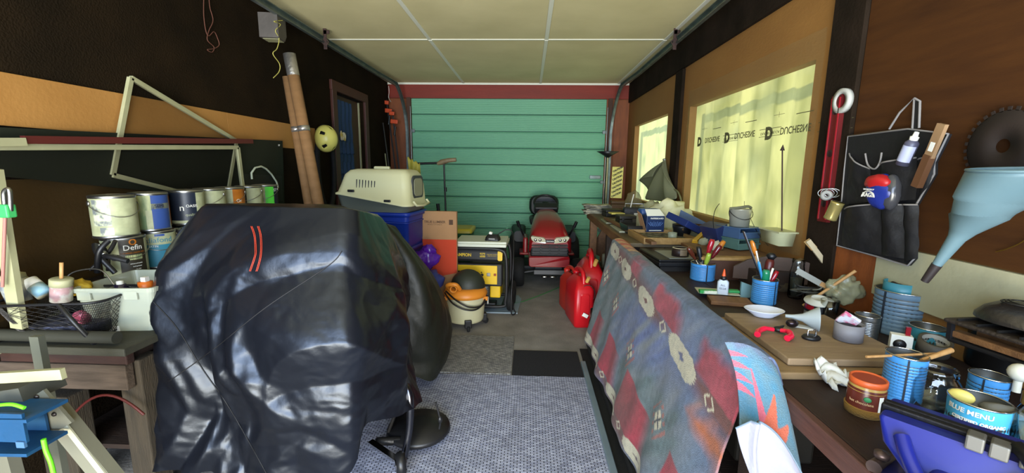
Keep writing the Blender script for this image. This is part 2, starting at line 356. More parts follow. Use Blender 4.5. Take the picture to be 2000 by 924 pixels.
# curtains
def curtain_mat(name, c1, c2, fac):
    m = film(name, c1, fac, .92); nt = m.node_tree; L = nt.links
    tc = nt.nodes.new('ShaderNodeTexCoord'); n = nt.nodes.new('ShaderNodeTexNoise'); n.inputs['Scale'].default_value = 2.2; n.inputs['Detail'].default_value = 3
    mp = nt.nodes.new('ShaderNodeMapping'); mp.inputs['Scale'].default_value = (1, 2.2, .8); L.new(tc.outputs['Object'], mp.inputs[0]); L.new(mp.outputs[0], n.inputs[0])
    r = nt.nodes.new('ShaderNodeValToRGB'); r.color_ramp.elements[0].position = .35; r.color_ramp.elements[1].position = .65; r.color_ramp.elements[0].color = lin(c1); r.color_ramp.elements[1].color = lin(c2)  # two tones paint patches of leaf-dappled light into the cloth colour
    L.new(n.outputs[0], r.inputs[0])
    for q in nt.nodes:
        if q.type in ('BSDF_TRANSLUCENT', 'BSDF_DIFFUSE'): L.new(r.outputs[0], q.inputs[0])
    return m
def curtain(name, wv, label, m, ph):
    y0, y1, z0, z1 = wv; y0 -= .15; y1 += .15; z0 -= .10; z1 += .10
    def fn(a, c):
        fy = y0+(y1-y0)*a; d = .012*sin(a*58+ph)+.010*sin(a*23+1.3*ph)+.006*noise.noise(Vector((a*30, c*2, ph)))
        return (XR+.085+d, fy, z1-(z1-z0)*c)
    tag(MB().grid(170, 12, fn).build(name, m), label, 'curtain')
curtain('curtain', W1, 'pale yellow green sheer curtain filling the large window', curtain_mat('sheer_yellow', 'b2b06a', 'f0e896', .985), 0)
curtain('curtain', W2, 'pale yellow sheer curtain in the small far window', curtain_mat('sheer_yellow_far', 'e6e8a0', 'f4f4a8', .985), 2)
# plastic vapour sheet with upside-down print over window 1
pt = thing('plastic_sheet', 'clear plastic vapour sheet with upside-down printing taped over the large window', 'plastic sheet')
MB().grid(60, 30, lambda a, c: (XR-.016-.004*noise.noise(Vector((a*9, c*5, 0))), 2.17+1.73*a, .94+1.09*c)).build('film', film('vapour_film', 'b8b48c', .16, .6), pt)
ink = M('grey_ink', '4c4a2c', .9)
def printrow(u, v, s, full=1):
    pp = onx(u, v, XR-.02); y, z = pp.y-.22*s, pp.z; tb = MB()
    X = Matrix.Translation((XR-.024, y, z)) @ Matrix.Rotation(-pi/2, 4, 'Z') @ Matrix.Scale(-1, 4, (0, 0, 1))
    X = X @ Matrix.Scale(1, 4)
    text(tb, 'D', .105*s, X @ Matrix.Translation((-.22*s, 0, 0)), bold=.006, sx=1.1)
    text(tb, 'DUCHESNE', .062*s, X @ Matrix.Translation((.06*s, 0, 0)), bold=.0006, sx=.95)
    text(tb, 'DUCHESNE.CA', .024*s, X @ Matrix.Translation((.40*s, 0, .012)), sx=1.4)
    tb.box(.26*s, .0004, .003, (.40*s, 0, -.012), X=X); tb.box(.26*s, .0004, .0025, (.40*s, 0, .03), X=X)
    tb.box(.12*s, .0004, .002, (-.12*s, 0, -.09), X=X); tb.box(.002, .0004, .03, (-.12*s, 0, -.09), X=X); tb.box(.16*s, .0004, .004, (.12, 0, -.075), X=X); tb.build('lettering', ink, pt, kind='stuff')
for u, v, s in ((1503, 259, .86), (1421, 268, .86), (1367, 276, .86)): printrow(u, v, s)

# tree outside the windows, whose leaves dapple the sun on the curtains
tr_ = random.Random(11); lb = MB(); sd = Euler((0, radians(52), radians(18))).to_matrix() @ Vector((0, 0, 1))
tree = thing('garden_tree', 'leafy garden tree outside the windows', 'tree', (5.2, 5.0, -.05))
for k in range(420):
    c = Vector((1.5, 2.0+4.3*tr_.random(), .7+1.7*tr_.random()))+sd*(2.0+1.6*tr_.random())-Vector((5.2, 5.0, -.05)); r = .05+.10*tr_.random()
    q = Euler((tr_.random()*6, tr_.random()*6, 0)).to_matrix().to_4x4(); lb.add([(0, -r, 0), (r*.5, 0, r*.1), (0, r, 0), (-r*.5, 0, r*.1)], [(0, 1, 2, 3)], False, Matrix.Translation(c) @ q)
lb.build('foliage', M('leaf_green', '4a6a24', .7), tree, kind='stuff'); MB().tube([(0, 0, 0), (.1, 0, 1.5), (-.5, -.3, 2.6)], [.14, .10, .05], 10).build('trunk', wood_d, tree)
# ================================================================== LEFT SIDE
def bar(mb, p, q, w, t, nrm=(1, 0, 0), mi=0):
    """flat bar from p to q, width w in the plane, thickness t along nrm"""
    p, q = Vector(p), Vector(q); d = (q-p).normalized(); n = Vector(nrm); s = n.cross(d).normalized(); n = d.cross(s)
    vs = [c+s*a*w/2+n*b*t/2 for c in (p, q) for a, b in ((-1, -1), (1, -1), (1, 1), (-1, 1))]
    return mb.add(vs, [(3, 2, 1, 0), (4, 5, 6, 7)]+[(i, (i+1) % 4, 4+(i+1) % 4, 4+i) for i in range(4)], False, None, mi)
def screen(name, label, cs, w, x):
    t = thing(name, label, 'insect screen', group=None)
    for i in range(4): bar(MB(), cs[i], cs[(i+1) % 4], w, .018).build('frame_bar', offw, t)
    MB().add([Vector(c)+Vector((.002, 0, 0)) for c in cs], [(0, 1, 2, 3)]).build('mesh', film('insect_mesh', '1c1a16', .28, .2), t)
XS = -1.985
screen('window_screen', 'white framed insect screen tilted with its peak above the long screen', [onx(255, 152, XS), onx(461, 275, XS), onx(440, 398, XS), onx(219, 342, XS)], .022, XS)
XS2 = -1.955
screen('window_screen', 'long white framed insect screen standing level behind the paint cans', [onx(-60, 287, XS2), onx(464, 288, XS2), onx(478, 400, XS2), onx(-30, 700, XS2)], .024, XS2)
tag(bar(MB(), onx(45, 273, -1.94), onx(492, 276, -1.94), .03, .02).build('metal_strip', M('maroon_metal', '4e1a18', .45, bump=.1, bs=20)), 'dark maroon metal strip lying along the top of the long screen', 'metal strip')
tag(bar(MB(), onx(-60, 278, -1.93), onx(50, 277, -1.93), .03, .01).build('trim_strip', offw), 'short white trim strip beside the maroon metal strip', 'trim strip')
pn = thing('chalk_panel', 'dark green-grey panel leaning on the left wall behind the screens', 'panel')
a, b_, c_, d_ = onx(-60, 246, -1.998), onx(549, 275, -1.998), onx(553, 400, -1.998), onx(-60, 338, -1.998)
MB().add([a, b_, c_, d_]+[q+Vector((.012, 0, 0)) for q in (a, b_, c_, d_)], [(3, 2, 1, 0), (4, 5, 6, 7), (0, 1, 5, 4), (1, 2, 6, 5), (2, 3, 7, 6), (3, 0, 4, 7)]).build('board', M('green_grey', '23271e', .6, bump=.05, spec=.2, col2='1c1f18', vs=2), pn)
bar(MB(), onx(478, 368, -1.984), onx(551, 368, -1.984), .20, .004).build('black_area', M('chalk_black', '121410', .6), pn)
text(MB(), 'HP', .02, Matrix.Translation(onx(545, 284, -1.983)) @ Matrix.Rotation(pi/2, 4, 'Z')).build('lettering', white, pn)
tag(MB().tube([onx(u, v, -1.965) for u, v in ((492, 350), (491, 338), (498, 328), (510, 325), (520, 330), (530, 340), (540, 355), (543, 366), (535, 373), (518, 375), (505, 373), (515, 385), (528, 400))], .007).build('cord', M('pale_cord', 'aab09a', .6)), 'pale curled cord hanging against the dark green panel', 'cord')
# ---------------- bench at left
bt = thing('workbench', 'rough old wooden bench end beside the black cover', 'workbench')
for k in range(4): MB().box(.118, 1.75, .03, (-1.95+.122*k, 2.37, .63), bev=.004).build('plank', wood_d, bt)
def facebar(v0, v1, mat, y, nm='plank', x0=-2.0, x1=-1.5, lab=None):
    z1 = ony(190, v0, y).z; z0 = ony(190, v1, y).z
    return MB().box(x1-x0, .035, z1-z0, ((x0+x1)/2, y, (z0+z1)/2), bev=.004).build(nm, mat, bt, label=lab)
facebar(668, 708, M('reddish_plank', '24140e', .8, bump=.3, col2='3a2016', vs=4, stretch=(1, 6, 6)), 1.47, lab='reddish brown plank')
facebar(709, 757, M('weathered_plank', '30261b', .85, bump=.4, bs=25, col2='54463a', vs=6, stretch=(1, 5, 8), detail=8), 1.46, lab='weathered grey plank')
wg = M('weathered_post', '2c261c', .85, bump=.4, bs=25, col2='403628', vs=6, stretch=(8, 8, 1))
MB().box(.14, .09, .46, (-1.86, 1.52, .23), bev=.006).build('leg', wg, bt)
MB().box(.09, .09, .62, (-1.53, 1.53, .31), bev=.006).build('leg', wg, bt)
MB().box(.09, .09, .62, (-1.93, 3.15, .31), bev=.006).build('leg', wg, bt); MB().box(.09, .09, .62, (-1.53, 3.15, .31), bev=.006).build('leg', wg, bt)
MB().box(.47, 1.6, .02, (-1.76, 2.38, .18)).build('lower_shelf', wood_d, bt)
tag(MB().box(.30, .36, .24, (-1.66, 1.90, .31), bev=.004).box(.28, .34, .01, (-1.66, 1.90, .432)).build('wooden_box', M('dark_brown_box', '2a1a12', .8, bump=.2, bs=20, col2='3a2418', vs=3)), 'dark brown wooden box under the left bench', 'box')
tag(MB().tube([(-1.8+.22*k, 1.44, .33+.17*sin(k*1.6)) for k in [i/16*1.6 for i in range(17)]], .005).build('cable', M('dark_red_cable', '4a1612', .5)), 'dark red cable looping under the left bench', 'cable')
sh_ = thing('can_shelf', 'dark wooden shelf under the paint cans', 'shelf')
MB().box(.22, 1.5, .025, (-1.90, 2.45, .832), bev=.003).build('board', wood_d, sh_)
for y in (1.78, 3.1): MB().box(.18, .03, .175, (-1.90, y, .732), bev=.003).build('support', wood_d, sh_)
# ---------------- paint cans
def paint_can(x, y, z, r, h, label, patches=(), lid=True, body=None, texts=(), handle=None, swirl=0):
    t = thing('paint_can', label, 'paint can', (x, y, z), face(x, y), 'paint cans stacked on the left shelf')
    b = MB(); b.lathe([(r*.97, 0), (r, .003), (r, .008), (r*.975, .012), (r*.975, h-.014), (r, h-.009), (r, h-.003), (r*.96, h)], 36); b.disc(r*.97, .001, 36, flip=True); b.build('body', body or steel, t)
    if lid: MB().lathe([(r*.96, h), (r*.9, h-.006), (r*.86, h-.006), (r*.84, h-.003), (.0005, h-.003)], 36).build('lid', M('lid_metal', 'b0aca0', .3, .9), t)
    for (a0, a1, z0, z1, mt) in patches: patch(MB(), r*.975, radians(a0)-pi/2, radians(a1)-pi/2, z0*h, z1*h).build('label', mt, t)
    if texts:
        for (s, size, zz, ang, mt) in texts: wraptext(MB(), s, size, r*.975+.0006, zz*h, radians(ang)-pi/2).build('lettering', mt, t)
    if handle is not None:
        h0 = radians(handle); pts = []
        for i in range(17):
            a = pi*i/16; pts.append(((r+.006)*cos(h0+a), (r+.006)*sin(h0+a), h*.82-.062*sin(a)))
        MB().tube(pts, .0016, 6).build('handle', steel, t)
        for a in (h0, h0+pi): MB().lathe([(.011, 0), (.011, .004), (.004, .006), (.0005, .006)], 14, T((r)*cos(a), (r)*sin(a), h*.82, 0, pi/2, a)).build('ear', steel, t)
    return t
crm = M('cream_label', 'a2a582', .55, col2='929674', vs=20, contrast=.1); splat = M('dark_splatter', '33384a', .6); cana = M('splattered_white', 'c4c8a8', .55, col2='6a7070', vs=22, detail=4, contrast=.06)
grn = M('pale_green_label', '5f7550', .5, col2='a4a878', vs=9, stretch=(3, 3, 1), contrast=.12); blu = M('blue_label', '2c4580', .5); orn = M('amber_label', 'b06a1c', .45, col2='8a4a10', vs=14)
nvy = M('navy_label', '141c2a', .45); brl = M('olive_brown_label', '302a1e', .5); tel = M('teal_label', '2c6f86', .5, col2='3b8296', vs=10); sil = M('purple_silver', '70708c', .3, .7, col2='3a3a50', vs=16); lim = M('lime_label', '4fbf3a', .5)
can_r = .083; H1 = .19; Z0 = .846; Z1 = Z0+H1
paint_can(-1.885, 1.865, Z1, can_r, H1, 'cream paint can with splattered label, top left of the stack', [(-80, 85, .06, .93, crm), (-58, -8, .3, .9, cana), (-40, -5, .08, .26, cana)], handle=200)
paint_can(-1.90, 2.065, Z1, .080, H1, 'pale green and blue paint can on the upper row', [(-80, 5, .06, .93, grn), (5, 70, .06, .93, blu), (5, 70, .58, .72, crm), (-12, 6, .06, .55, crm)], texts=[('SEMI', .022, .65, 30, nvy)])
paint_can(-1.955, 2.185, Z1, .045, .175, 'narrow amber quart can between upper row cans', [(-80, 80, .06, .93, orn)])
paint_can(-1.90, 2.305, Z1, .082, H1, 'navy paint can with pale vertical lettering on the upper row', [(-80, 30, .14, .93, nvy), (30, 80, .06, .93, crm), (-80, 30, .06, .14, crm)], texts=[('n', .05, .5, -18, white), ('OASIS', .02, .55, 14, white), ('quality', .02, .3, 10, crm)])
paint_can(-1.90, 2.48, Z1, .082, H1, 'cream paint can with round lid boss, fifth on the upper row', [(-80, 80, .06, .93, crm)], handle=150)
paint_can(-1.90, 2.655, Z1, .082, H1, 'cream and amber paint can on the upper row', [(-80, 10, .06, .93, crm), (10, 80, .06, .93, orn)], texts=[('Or', .03, .55, 35, white)], handle=170)
paint_can(-1.90, 2.84, Z1, .082, H1, 'tan paint can near the far end of the upper row', [(-80, -10, .06, .93, brl), (-10, 80, .06, .93, crm)], handle=160)
paint_can(-1.90, 3.02, Z1, .082, H1, 'lime green and black paint can at the far end of the row', [(-80, 0, .06, .93, crm), (0, 42, .06, .93, lim), (42, 80, .06, .93, nvy)], texts=[('ST', .03, .8, 52, white)], handle=165)
paint_can(-1.88, 1.885, Z0, can_r, H1, 'olive brown paint can with yellow leaf logo, lower row', [(-80, -14, .06, .93, crm), (-14, 60, .06, .93, brl), (60, 80, .06, .93, crm), (-14, 60, .6, .63, orn), (0, 46, .44, .56, grn)], texts=[('Defin', .034, .74, 22, white), ('o', .06, .9, 22, orn), ('advanced paint', .008, .35, 26, white), ('and primer', .008, .28, 28, white), ('in one', .008, .21, 30, white)], handle=195)
paint_can(-1.895, 2.08, Z0, .080, H1, 'teal paint can with silver rim on the lower row', [(-80, 80, .06, .64, tel), (-80, 80, .64, .93, crm), (-6, 24, .86, .92, blu)], texts=[('diafond', .036, .76, 8, tel), ('SATIN', .014, .6, -12, white)], handle=190)
paint_can(-1.94, 2.21, Z0, .052, .18, 'purple silver quart can on the lower row', [(-80, 80, .08, .93, sil)])
paint_can(-1.90, 2.34, Z0, .082, H1, 'white paint can with teal edge, lower row beside the cover', [(-80, 80, .06, .93, crm), (-50, -20, .1, .5, tel)])
# ---------------- long cardboard tubes
ct = M('cardboard_tube', '7a5834', .8, bump=.15, bs=50, col2='8a6640', vs=8, stretch=(1, 1, 3)); foil = M('silver_tape', 'b8b4ae', .3, .85, bump=.5, bs=50)
def ctube(p_top, p_bot, r, label, foiled):
    a, b = Vector(p_bot), Vector(p_top); L = (b-a).length; X = along(a, b)
    t = thing('cardboard_tube', label, 'cardboard tube', X=X, group='long cardboard tubes by the left wall')
    MB().lathe([(r-.004, 0), (r, 0), (r, L), (r-.004, L), (r-.004, 0)], 28).build('tube', ct, t)
    if foiled: MB().lathe([(r+.002, L-.16), (r+.002, L+.002), (r*.5, L+.008), (.001, L+.01)], 28).build('end_wrap', foil, t, label='silver foil wrapped end')
    zb = (1.65-a.z)/(b.z-a.z)*L; MB().lathe([(r+.001, zb-.02), (r+.002, zb-.02), (r+.002, zb+.022), (r+.001, zb+.022)], 28).build('tape_band', foil, t, label='silver tape band')
pt1 = onx(565, 106, -1.86); pt0 = onx(622, 400, -1.70)
def ext(p1, p0, z): k = (p1.z-z)/(p1.z-p0.z); return p1+(p0-p1)*k
ctube(pt1, ext(pt1, pt0, .01), .043, 'long cardboard tube with silver foil end leaning on the left wall', True)
pt1 = onx(561, 150, -1.93); pt0 = onx(603, 400, -1.83)
ctube(pt1, ext(pt1, pt0, .01), .036, 'thinner cardboard tube leaning behind the foil-ended one', False)
# ---------------- helmet, bicycle tyre, vent box, string
ty = thing('bicycle_tyre', 'black bicycle tyre hanging on the left wall behind the helmet', 'tyre', (-1.985, 4.16, 1.34))
for rr, nm, r2 in ((.36, 'tyre', .024), ):
    MB().tube([(0, .17*cos(2*pi*i/48), rr*1.1*sin(2*pi*i/48)) for i in range(48)], r2, 10, closed=True).build(nm, bkrub, ty)
MB().lathe([(.001, .045), (.012, .045), (.012, 0)], 10, T(-.035, 0, .37, 0, pi/2, 0)).build('hook', steel, ty)
hm = thing('helmet', 'pale yellow multi-sport helmet hung on the left wall', 'helmet', X=Matrix.Translation(onx(636, 271, -1.86)) @ Euler((0, pi/2, radians(-28))).to_matrix().to_4x4())
yl = M('helmet_yellow', 'c9c266', .35)
def helm(a, c):
    th = 2*pi*a; ph = c*pi/2*1.12
    return Vector((.118*cos(th)*sin(ph), .098*sin(th)*sin(ph), .105*cos(ph)))
hb = MB(); N = 40; vs = [helm(i/N, j/16) for j in range(17) for i in range(N)]; fs = []
for j in range(16):
    for i in range(N):
        if j in (7, 8, 9, 10) and i % 8 in (2, 3): continue
        k = (i+1) % N; fs.append((j*N+i, (j+1)*N+i, (j+1)*N+k, j*N+k))
hb.add(vs, fs, True); hb.build('shell', yl, hm, solid=.008)
MB().ball(.09, sc=(1.12, .94, .98)).build('liner', black, hm)
vb = thing('vent_box', 'grey metal vent box hanging under the left door track', 'vent', (-1.87, 3.22, 2.34), radians(8))
gm = M('grey_sheet_metal', '5c5650', .5, .3, bump=.1, col2='4a4540', vs=6)
MB().prism([(-.10, -.11), (.05, -.11), (.10, -.05), (.10, .12), (-.10, .12)], -.09, .09, Euler((pi/2, 0, pi/2)).to_matrix().to_4x4()).build('housing', gm, vb)
MB().box(.004, .11, .11, (.0, -.0, -.0)).box(.15, .13, .004, (0, 0, -.113)).build('flap', offw, vb, label='pale inner flap'); vb.scale = (.72, .72, .72)
def squiggle(pts, n=6):
    out = []
    for i in range(len(pts)-1):
        p0, p1, p2, p3 = (Vector(pts[max(i-1, 0)]), Vector(pts[i]), Vector(pts[i+1]), Vector(pts[min(i+2, len(pts)-1)]))
        for k in range(n):
            t = k/n; out.append(.5*((2*p1)+(p2-p0)*t+(2*p0-5*p1+4*p2-p3)*t*t+(3*p1-p0-3*p2+p3)*t**3))
    return out+[Vector(pts[-1])]
tag(MB().tube(squiggle([onx(u, v, -1.80) for u, v in ((552, 40), (535, 42), (548, 48), (538, 60), (545, 75), (541, 95), (533, 105), (546, 125), (545, 140), (534, 152))]), .003, 6).build('string', M('yellow_string', 'a8a050', .7)), 'yellow string dangling from the left door track', 'string')
tag(MB().tube(squiggle([onx(u, v, -2.01) for u, v in ((398, -6), (398, 30), (402, 60), (408, 70), (418, 62), (425, 75), (428, 88), (418, 95), (405, 97), (414, 102), (418, 92), (405, 78), (408, 60), (416, 40), (410, 15), (408, -6))]), .0026, 6).build('string', M('brown_string', '5a3426', .8)), 'thin reddish string hanging high on the dark left wall', 'string')
tag(MB().tube(squiggle([onx(u, v, -1.98) for u, v in ((759, 168), (760, 180), (759, 190), (763, 198), (766, 201))]), .004, 6).build('cord', white), 'short white pull cord at the far left corner', 'cord')
# ---------------- shoe organiser on the door
so = thing('shoe_organizer', 'navy cloth pocket organiser hanging on the brown door', 'organizer')
nb = M('navy_cloth', '223a5e', .85, bump=.3, bs=70)
x = XL-.02; Y0, Y1 = DY0+.06, DY0+.48
MB().grid(24, 40, lambda a, c: (x-.008+.006*sin(a*26)+.004*sin(c*30), Y0+(Y1-Y0)*a, 2.06-1.35*c)).build('backing', nb, so)
for k in range(5):
    for q in range(4):
        yy = Y0+(Y1-Y0)*(q+.5)/4; zz = 1.62-.22*k
        MB().grid(8, 6, lambda a, c: (x+.006+.022*sin(pi*a)*(.5+.5*c), yy+(a-.5)*.095, zz-.13*c+.012*sin(pi*a))).build('pocket', nb, so)
wh = 0
for (q, k, cname, lab, mt) in ((0, 0, 'glove', 'white and yellow work gloves in the top pocket of the navy organiser', 'gy'), (1, 2, 'rag', 'white crumpled rag in a middle pocket of the navy organiser', 'w'), (2, 3, 'rag', 'small white rag in a lower pocket of the navy organiser', 'w')):
    yy = Y0+(Y1-Y0)*(q+.8)/4; zz = 1.66-.22*k
    g = MB(); r_ = random.Random(q)
    for i in range(5): g.ball(.028, (x+.03, yy+(i-2)*.022, zz+.03*r_.random()), 10, (.5, .6, 1.1+r_.random()), nz=.3)
    tag(g.build(cname, M('yellow_glove', 'b8a04a', .8, col2='cfcab8', vs=18, contrast=.1) if mt == 'gy' else M('white_rag', 'b8b6ae', .85)), lab, cname)
# ---------------- bar clamps and poles in the corner
oc = M('clamp_orange', 'c2461c', .4)
for k, (u, v0, v1, xx) in enumerate(((755, 205, 345, -1.95), (766, 226, 380, -1.90))):
    t = thing('bar_clamp', ('bar clamp with orange jaws leaning in the far left corner, ' + ('taller one' if k == 0 else 'shorter one')), 'clamp')
    p1 = ony(u, v0-10, 6.12-.08*k); p0 = ony(u+22, v1+20, 6.0)
    bar(MB(), p1, p0, .02, .008, (0, 1, 0)).build('bar', dsteel, t)
    MB().box(.07, .035, .05, p1-Vector((0, .02, .04)), (0, .1, 0), .006).build('fixed_jaw', oc, t); MB().box(.10, .035, .055, p1-Vector((-.03, .02, .15)), (0, .1, 0), .006).build('sliding_jaw', oc, t)
    MB().tube([p1-Vector((-.05, .04, .22)), p1-Vector((-.03, .04, .34))], .014).build('handle', black, t)
for u0, v0, u1, v1, c, lab, r_ in ((748, 240, 772, 420, 'dsteel', 'dark steel pipe leaning in the far left corner', .012), (752, 300, 768, 430, 'pale', 'pale narrow stick leaning in the far left corner', .008)):
    tag(MB().tube([ony(u0, v0, 5.95), ony(u1, v1, 5.8)], r_).build('pipe' if c == 'dsteel' else 'stick', dsteel if c == 'dsteel' else offw), lab, 'pipe' if c == 'dsteel' else 'stick')
# ---------------- pet carrier on recycling bins
bb = M('bin_blue', '16308a', .38, bump=.03)
def recbin(x, y, z, w, d, h, label, rz, txt_=True):
    t = thing('recycling_bin', label, 'recycling bin', (x, y, z), rz, 'stacked blue recycling bins')
    R0 = rrect(w*.84, d*.84, .03); R1 = rrect(w, d, .035); Rl = rrect(w+.03, d+.03, .04)
    b = MB(); b.loft([[(a, c, 0) for a, c in R0], [(a, c, h-.03) for a, c in R1]], caps=False)
    b.add([(a, c, 0) for a, c in R0], [tuple(range(len(R0)))[::-1]])
    b.loft([[(a, c, h-.03) for a, c in R1], [(a, c, h-.035) for a, c in Rl], [(a, c, h) for a, c in Rl], [(a*.985, c*.985, h) for a, c in R1], [(a*.97, c*.97, h*.4) for a, c in R1], [(a*.97, c*.97, .01) for a, c in R0]], caps=False)
    b.build('body', bb, t)
    MB().loft([[(a, c, h-.09) for a, c in R1], [(a*1.02, c*1.02, h-.09) for a, c in R1], [(a*1.02, c*1.02, h-.08) for a, c in R1], [(a, c, h-.08) for a, c in R1]], caps=False).build('rib', bb, t)
    if txt_: text(text(MB(), 'RECYCLE', .018, T(w*.30, -d*.47-.004, h*.34)), 'G', .07, T(w*.30, -d*.475-.002, h*.55)).build('lettering', M('pale_print', '9aa4c0', .6), t); MB().box(.07, .003, .035, (w*.33, -d*.455, h*.2)).build('sticker', paper, t)
    return t
recbin(-1.19, 3.62, .30, .46, .36, .40, 'blue recycling bin below the top one in the carrier stack', radians(-8))
recbin(-1.18, 3.61, .595, .48, .38, .40, 'top blue recycling bin, directly under the pet carrier', radians(-8), False)
recbin(-1.20, 3.63, .0, .46, .36, .36, 'bottom blue recycling bin standing on the floor behind the cover', radians(-8), False)
pc = thing('pet_carrier', 'beige and grey plastic pet carrier on top of the blue bins', 'pet carrier', (-1.23, 3.58, .997), radians(-8))
beige = M('carrier_beige', 'c2bf96', .45); cgrey = M('carrier_grey', '5c625a', .5)
def crr(w, d, z, ox=0): return [(a+ox, c, z) for a, c in rrect(w, d, .06, 5)]
def dz(x): return .085*(.5-.5*cos(pi*max(0, min(1, (.22-x)/.36))))   # wavy split line, higher toward the rear
lo = MB(); hi = MB()
def ring(w, d, z, r=.06, k=0, ox=0):
    return [(a+ox, c, z+(dz(a)*k)) for a, c in rrect(w, d, r, 6)]
lo.loft([ring(.56, .36, 0), ring(.60, .38, .02, k=.3), ring(.64, .41, .050, k=1), ring(.66, .43, .055, k=1)]); lo.build('base_tray', cgrey, pc)
hi.loft([ring(.665, .435, .053, k=1), ring(.665, .435, .066, k=1), ring(.635, .40, .074, k=1), ring(.60, .38, .22, ox=.008), ring(.56, .34, .30, ox=.014), ring(.50, .29, .335, ox=.02), ring(.42, .2, .345, ox=.02)]); hi.build('shell', beige, pc)
for k in range(7): MB().box(.008, .006, .075-.004*k, (-.13+.026*k, -.188, .225), (radians(-6), 0, 0), .002).build('vent_slot', black, pc)
for xx in (-.17, .14): MB().box(.055, .016, .02, (xx, -.212, .085+dz(xx)), bev=.004).build('latch', black, pc)
MB().prism(rrect(.22, .19, .05, 5), 0, .012, T(.303, 0, .2, pi/2, 0, pi/2)).build('door_frame', M('carrier_door_grey', '3a3c3e', .5), pc)
MB().prism(rrect(.17, .145, .04, 5), .012, .016, T(.303, 0, .2, pi/2, 0, pi/2)).build('door_mesh', M('carrier_mesh', '8a8a70', .6), pc)
MB().tube([(.33, -.14, .09), (.355, -.14, .06), (.36, 0, .05), (.355, .14, .06), (.33, .14, .09)], .01).build('lip', beige, pc)
MB().box(.14, .035, .03, (0, 0, .352), bev=.01).build('handle', beige, pc)
tag(MB().grid(14, 16, lambda a, c: (-1.03+.11*(a-.5)+.03*c, 3.83+.01*sin(a*9+c*4), .975+.47*(1-c)*(1-.12*a)+.01*sin(a*20))).build('caution_tag', M('yellow_cloth', '7c7420', .7), solid=.003), 'crumpled yellow cloth standing behind the pet carrier', 'cloth')
# ---------------- cane assembly
cn = thing('walking_pole', 'dark pole with horizontal arm and wooden grip in front of teal door', 'pole')
P0 = ony(806, 320, 5.2); P1 = ony(868, 318, 5.2); G0 = ony(862, 317, 5.2); G1 = ony(891, 312, 5.2); B0 = ony(867, 318, 5.2); B1 = ony(873, 480, 5.2)
MB().tube([P0, P1], .014).build('arm', black, cn); MB().tube([G0-Vector((.05, 0, .02)), G0, (G0+G1)/2+Vector((0, 0, .008)), G1], [.018, .034, .028, .024], 12).build('grip', M('worn_wood_grip', '6a5a42', .5, col2='8a7858', vs=18), cn)
MB().tube([B0, B1, Vector((B1.x, B1.y, .02))], .011).build('shaft', black, cn); MB().tube([ony(870, 366, 5.2), ony(870, 374, 5.2)], .018).build('collar', black, cn)
tag(MB().tube([ony(855, 398, 5.3), ony(857, 420, 5.3), Vector((ony(857, 420, 5.3).x, 5.3, .01))], [.022, .02, .012]).build('rod', black), 'short black rod end standing behind the cardboard panel', 'rod')
# ---------------- cardboard panel with orange area
cb = thing('flattened_carton', 'flattened cardboard box with orange printed band standing behind the vacuum', 'cardboard', (-.78, 3.72, 0), radians(-2))
MB().box(.31, .04, .98, (0, 0, .49), bev=.003).build('panel', card, cb)
orp = M('orange_print', 'b0381a', .8, bump=.05, bs=30)
MB().add([(-.154, -.0215, .73), (.153, -.0215, .73), (.153, -.0215, .43), (-.154, -.0215, .36)], [(0, 3, 2, 1)]).build('orange_band', orp, cb)
text(text(MB(), 'TRUE LUMBER', .03, T(-.04, -.0225, .885), bold=.0004), 'PRODUCT OF CANADA', .012, T(-.04, -.0225, .862)).build('lettering', M('brown_ink', '4a3424', .8), cb); MB().box(.035, .001, .045, (.105, -.021, .885)).build('logo', M('brown_ink', '4a3424', .8), cb)
# ---------------- purple bag on a blue bag
pb = MB().ball(.11, (0, 0, .07), 24, (1.0, .7, .8), nz=.35).ball(.05, (.03, -.02, .15), 16, (1.2, .8, .9), nz=.5)
tag(pb.build('plastic_bag', M('purple_plastic', '4a1a86', .25, bump=.5, bs=16)), 'crumpled purple plastic bag beside the orange cardboard', 'bag', loc=tuple(ony(832, 522, 3.44)))
tag(MB().ball(.13, (0, 0, 0), 24, (1, .7, .8), nz=.3).build('plastic_bag', M('dull_blue_plastic', '2a3470', .35, bump=.5, bs=16)), 'dull blue bag stuffed below the purple bag', 'bag', loc=tuple(ony(836, 550, 3.5)))
tag(MB().box(.36, .3, .33, (0, 0, .165), bev=.006).build('cardboard_box', card), 'plain cardboard box under the blue bag', 'box', loc=(-.93, 3.47, 0))
# ---------------- green storage tote behind
tt = thing('storage_tote', 'green storage tote with yellow lid standing behind the generator', 'storage tote', (-.80, 4.95, .0))
MB().loft([[(a, c, .0) for a, c in rrect(.26, .3, .03)], [(a, c, .62) for a, c in rrect(.30, .36, .03)]]).build('body', M('tote_green', '1f5a34', .4), tt)
MB().loft([[(a, c, .62) for a, c in rrect(.33, .39, .03)], [(a, c, .66) for a, c in rrect(.33, .39, .03)], [(a, c, .67) for a, c in rrect(.28, .33, .03)]]).build('lid', M('tote_yellow', 'b0a02a', .4), tt)
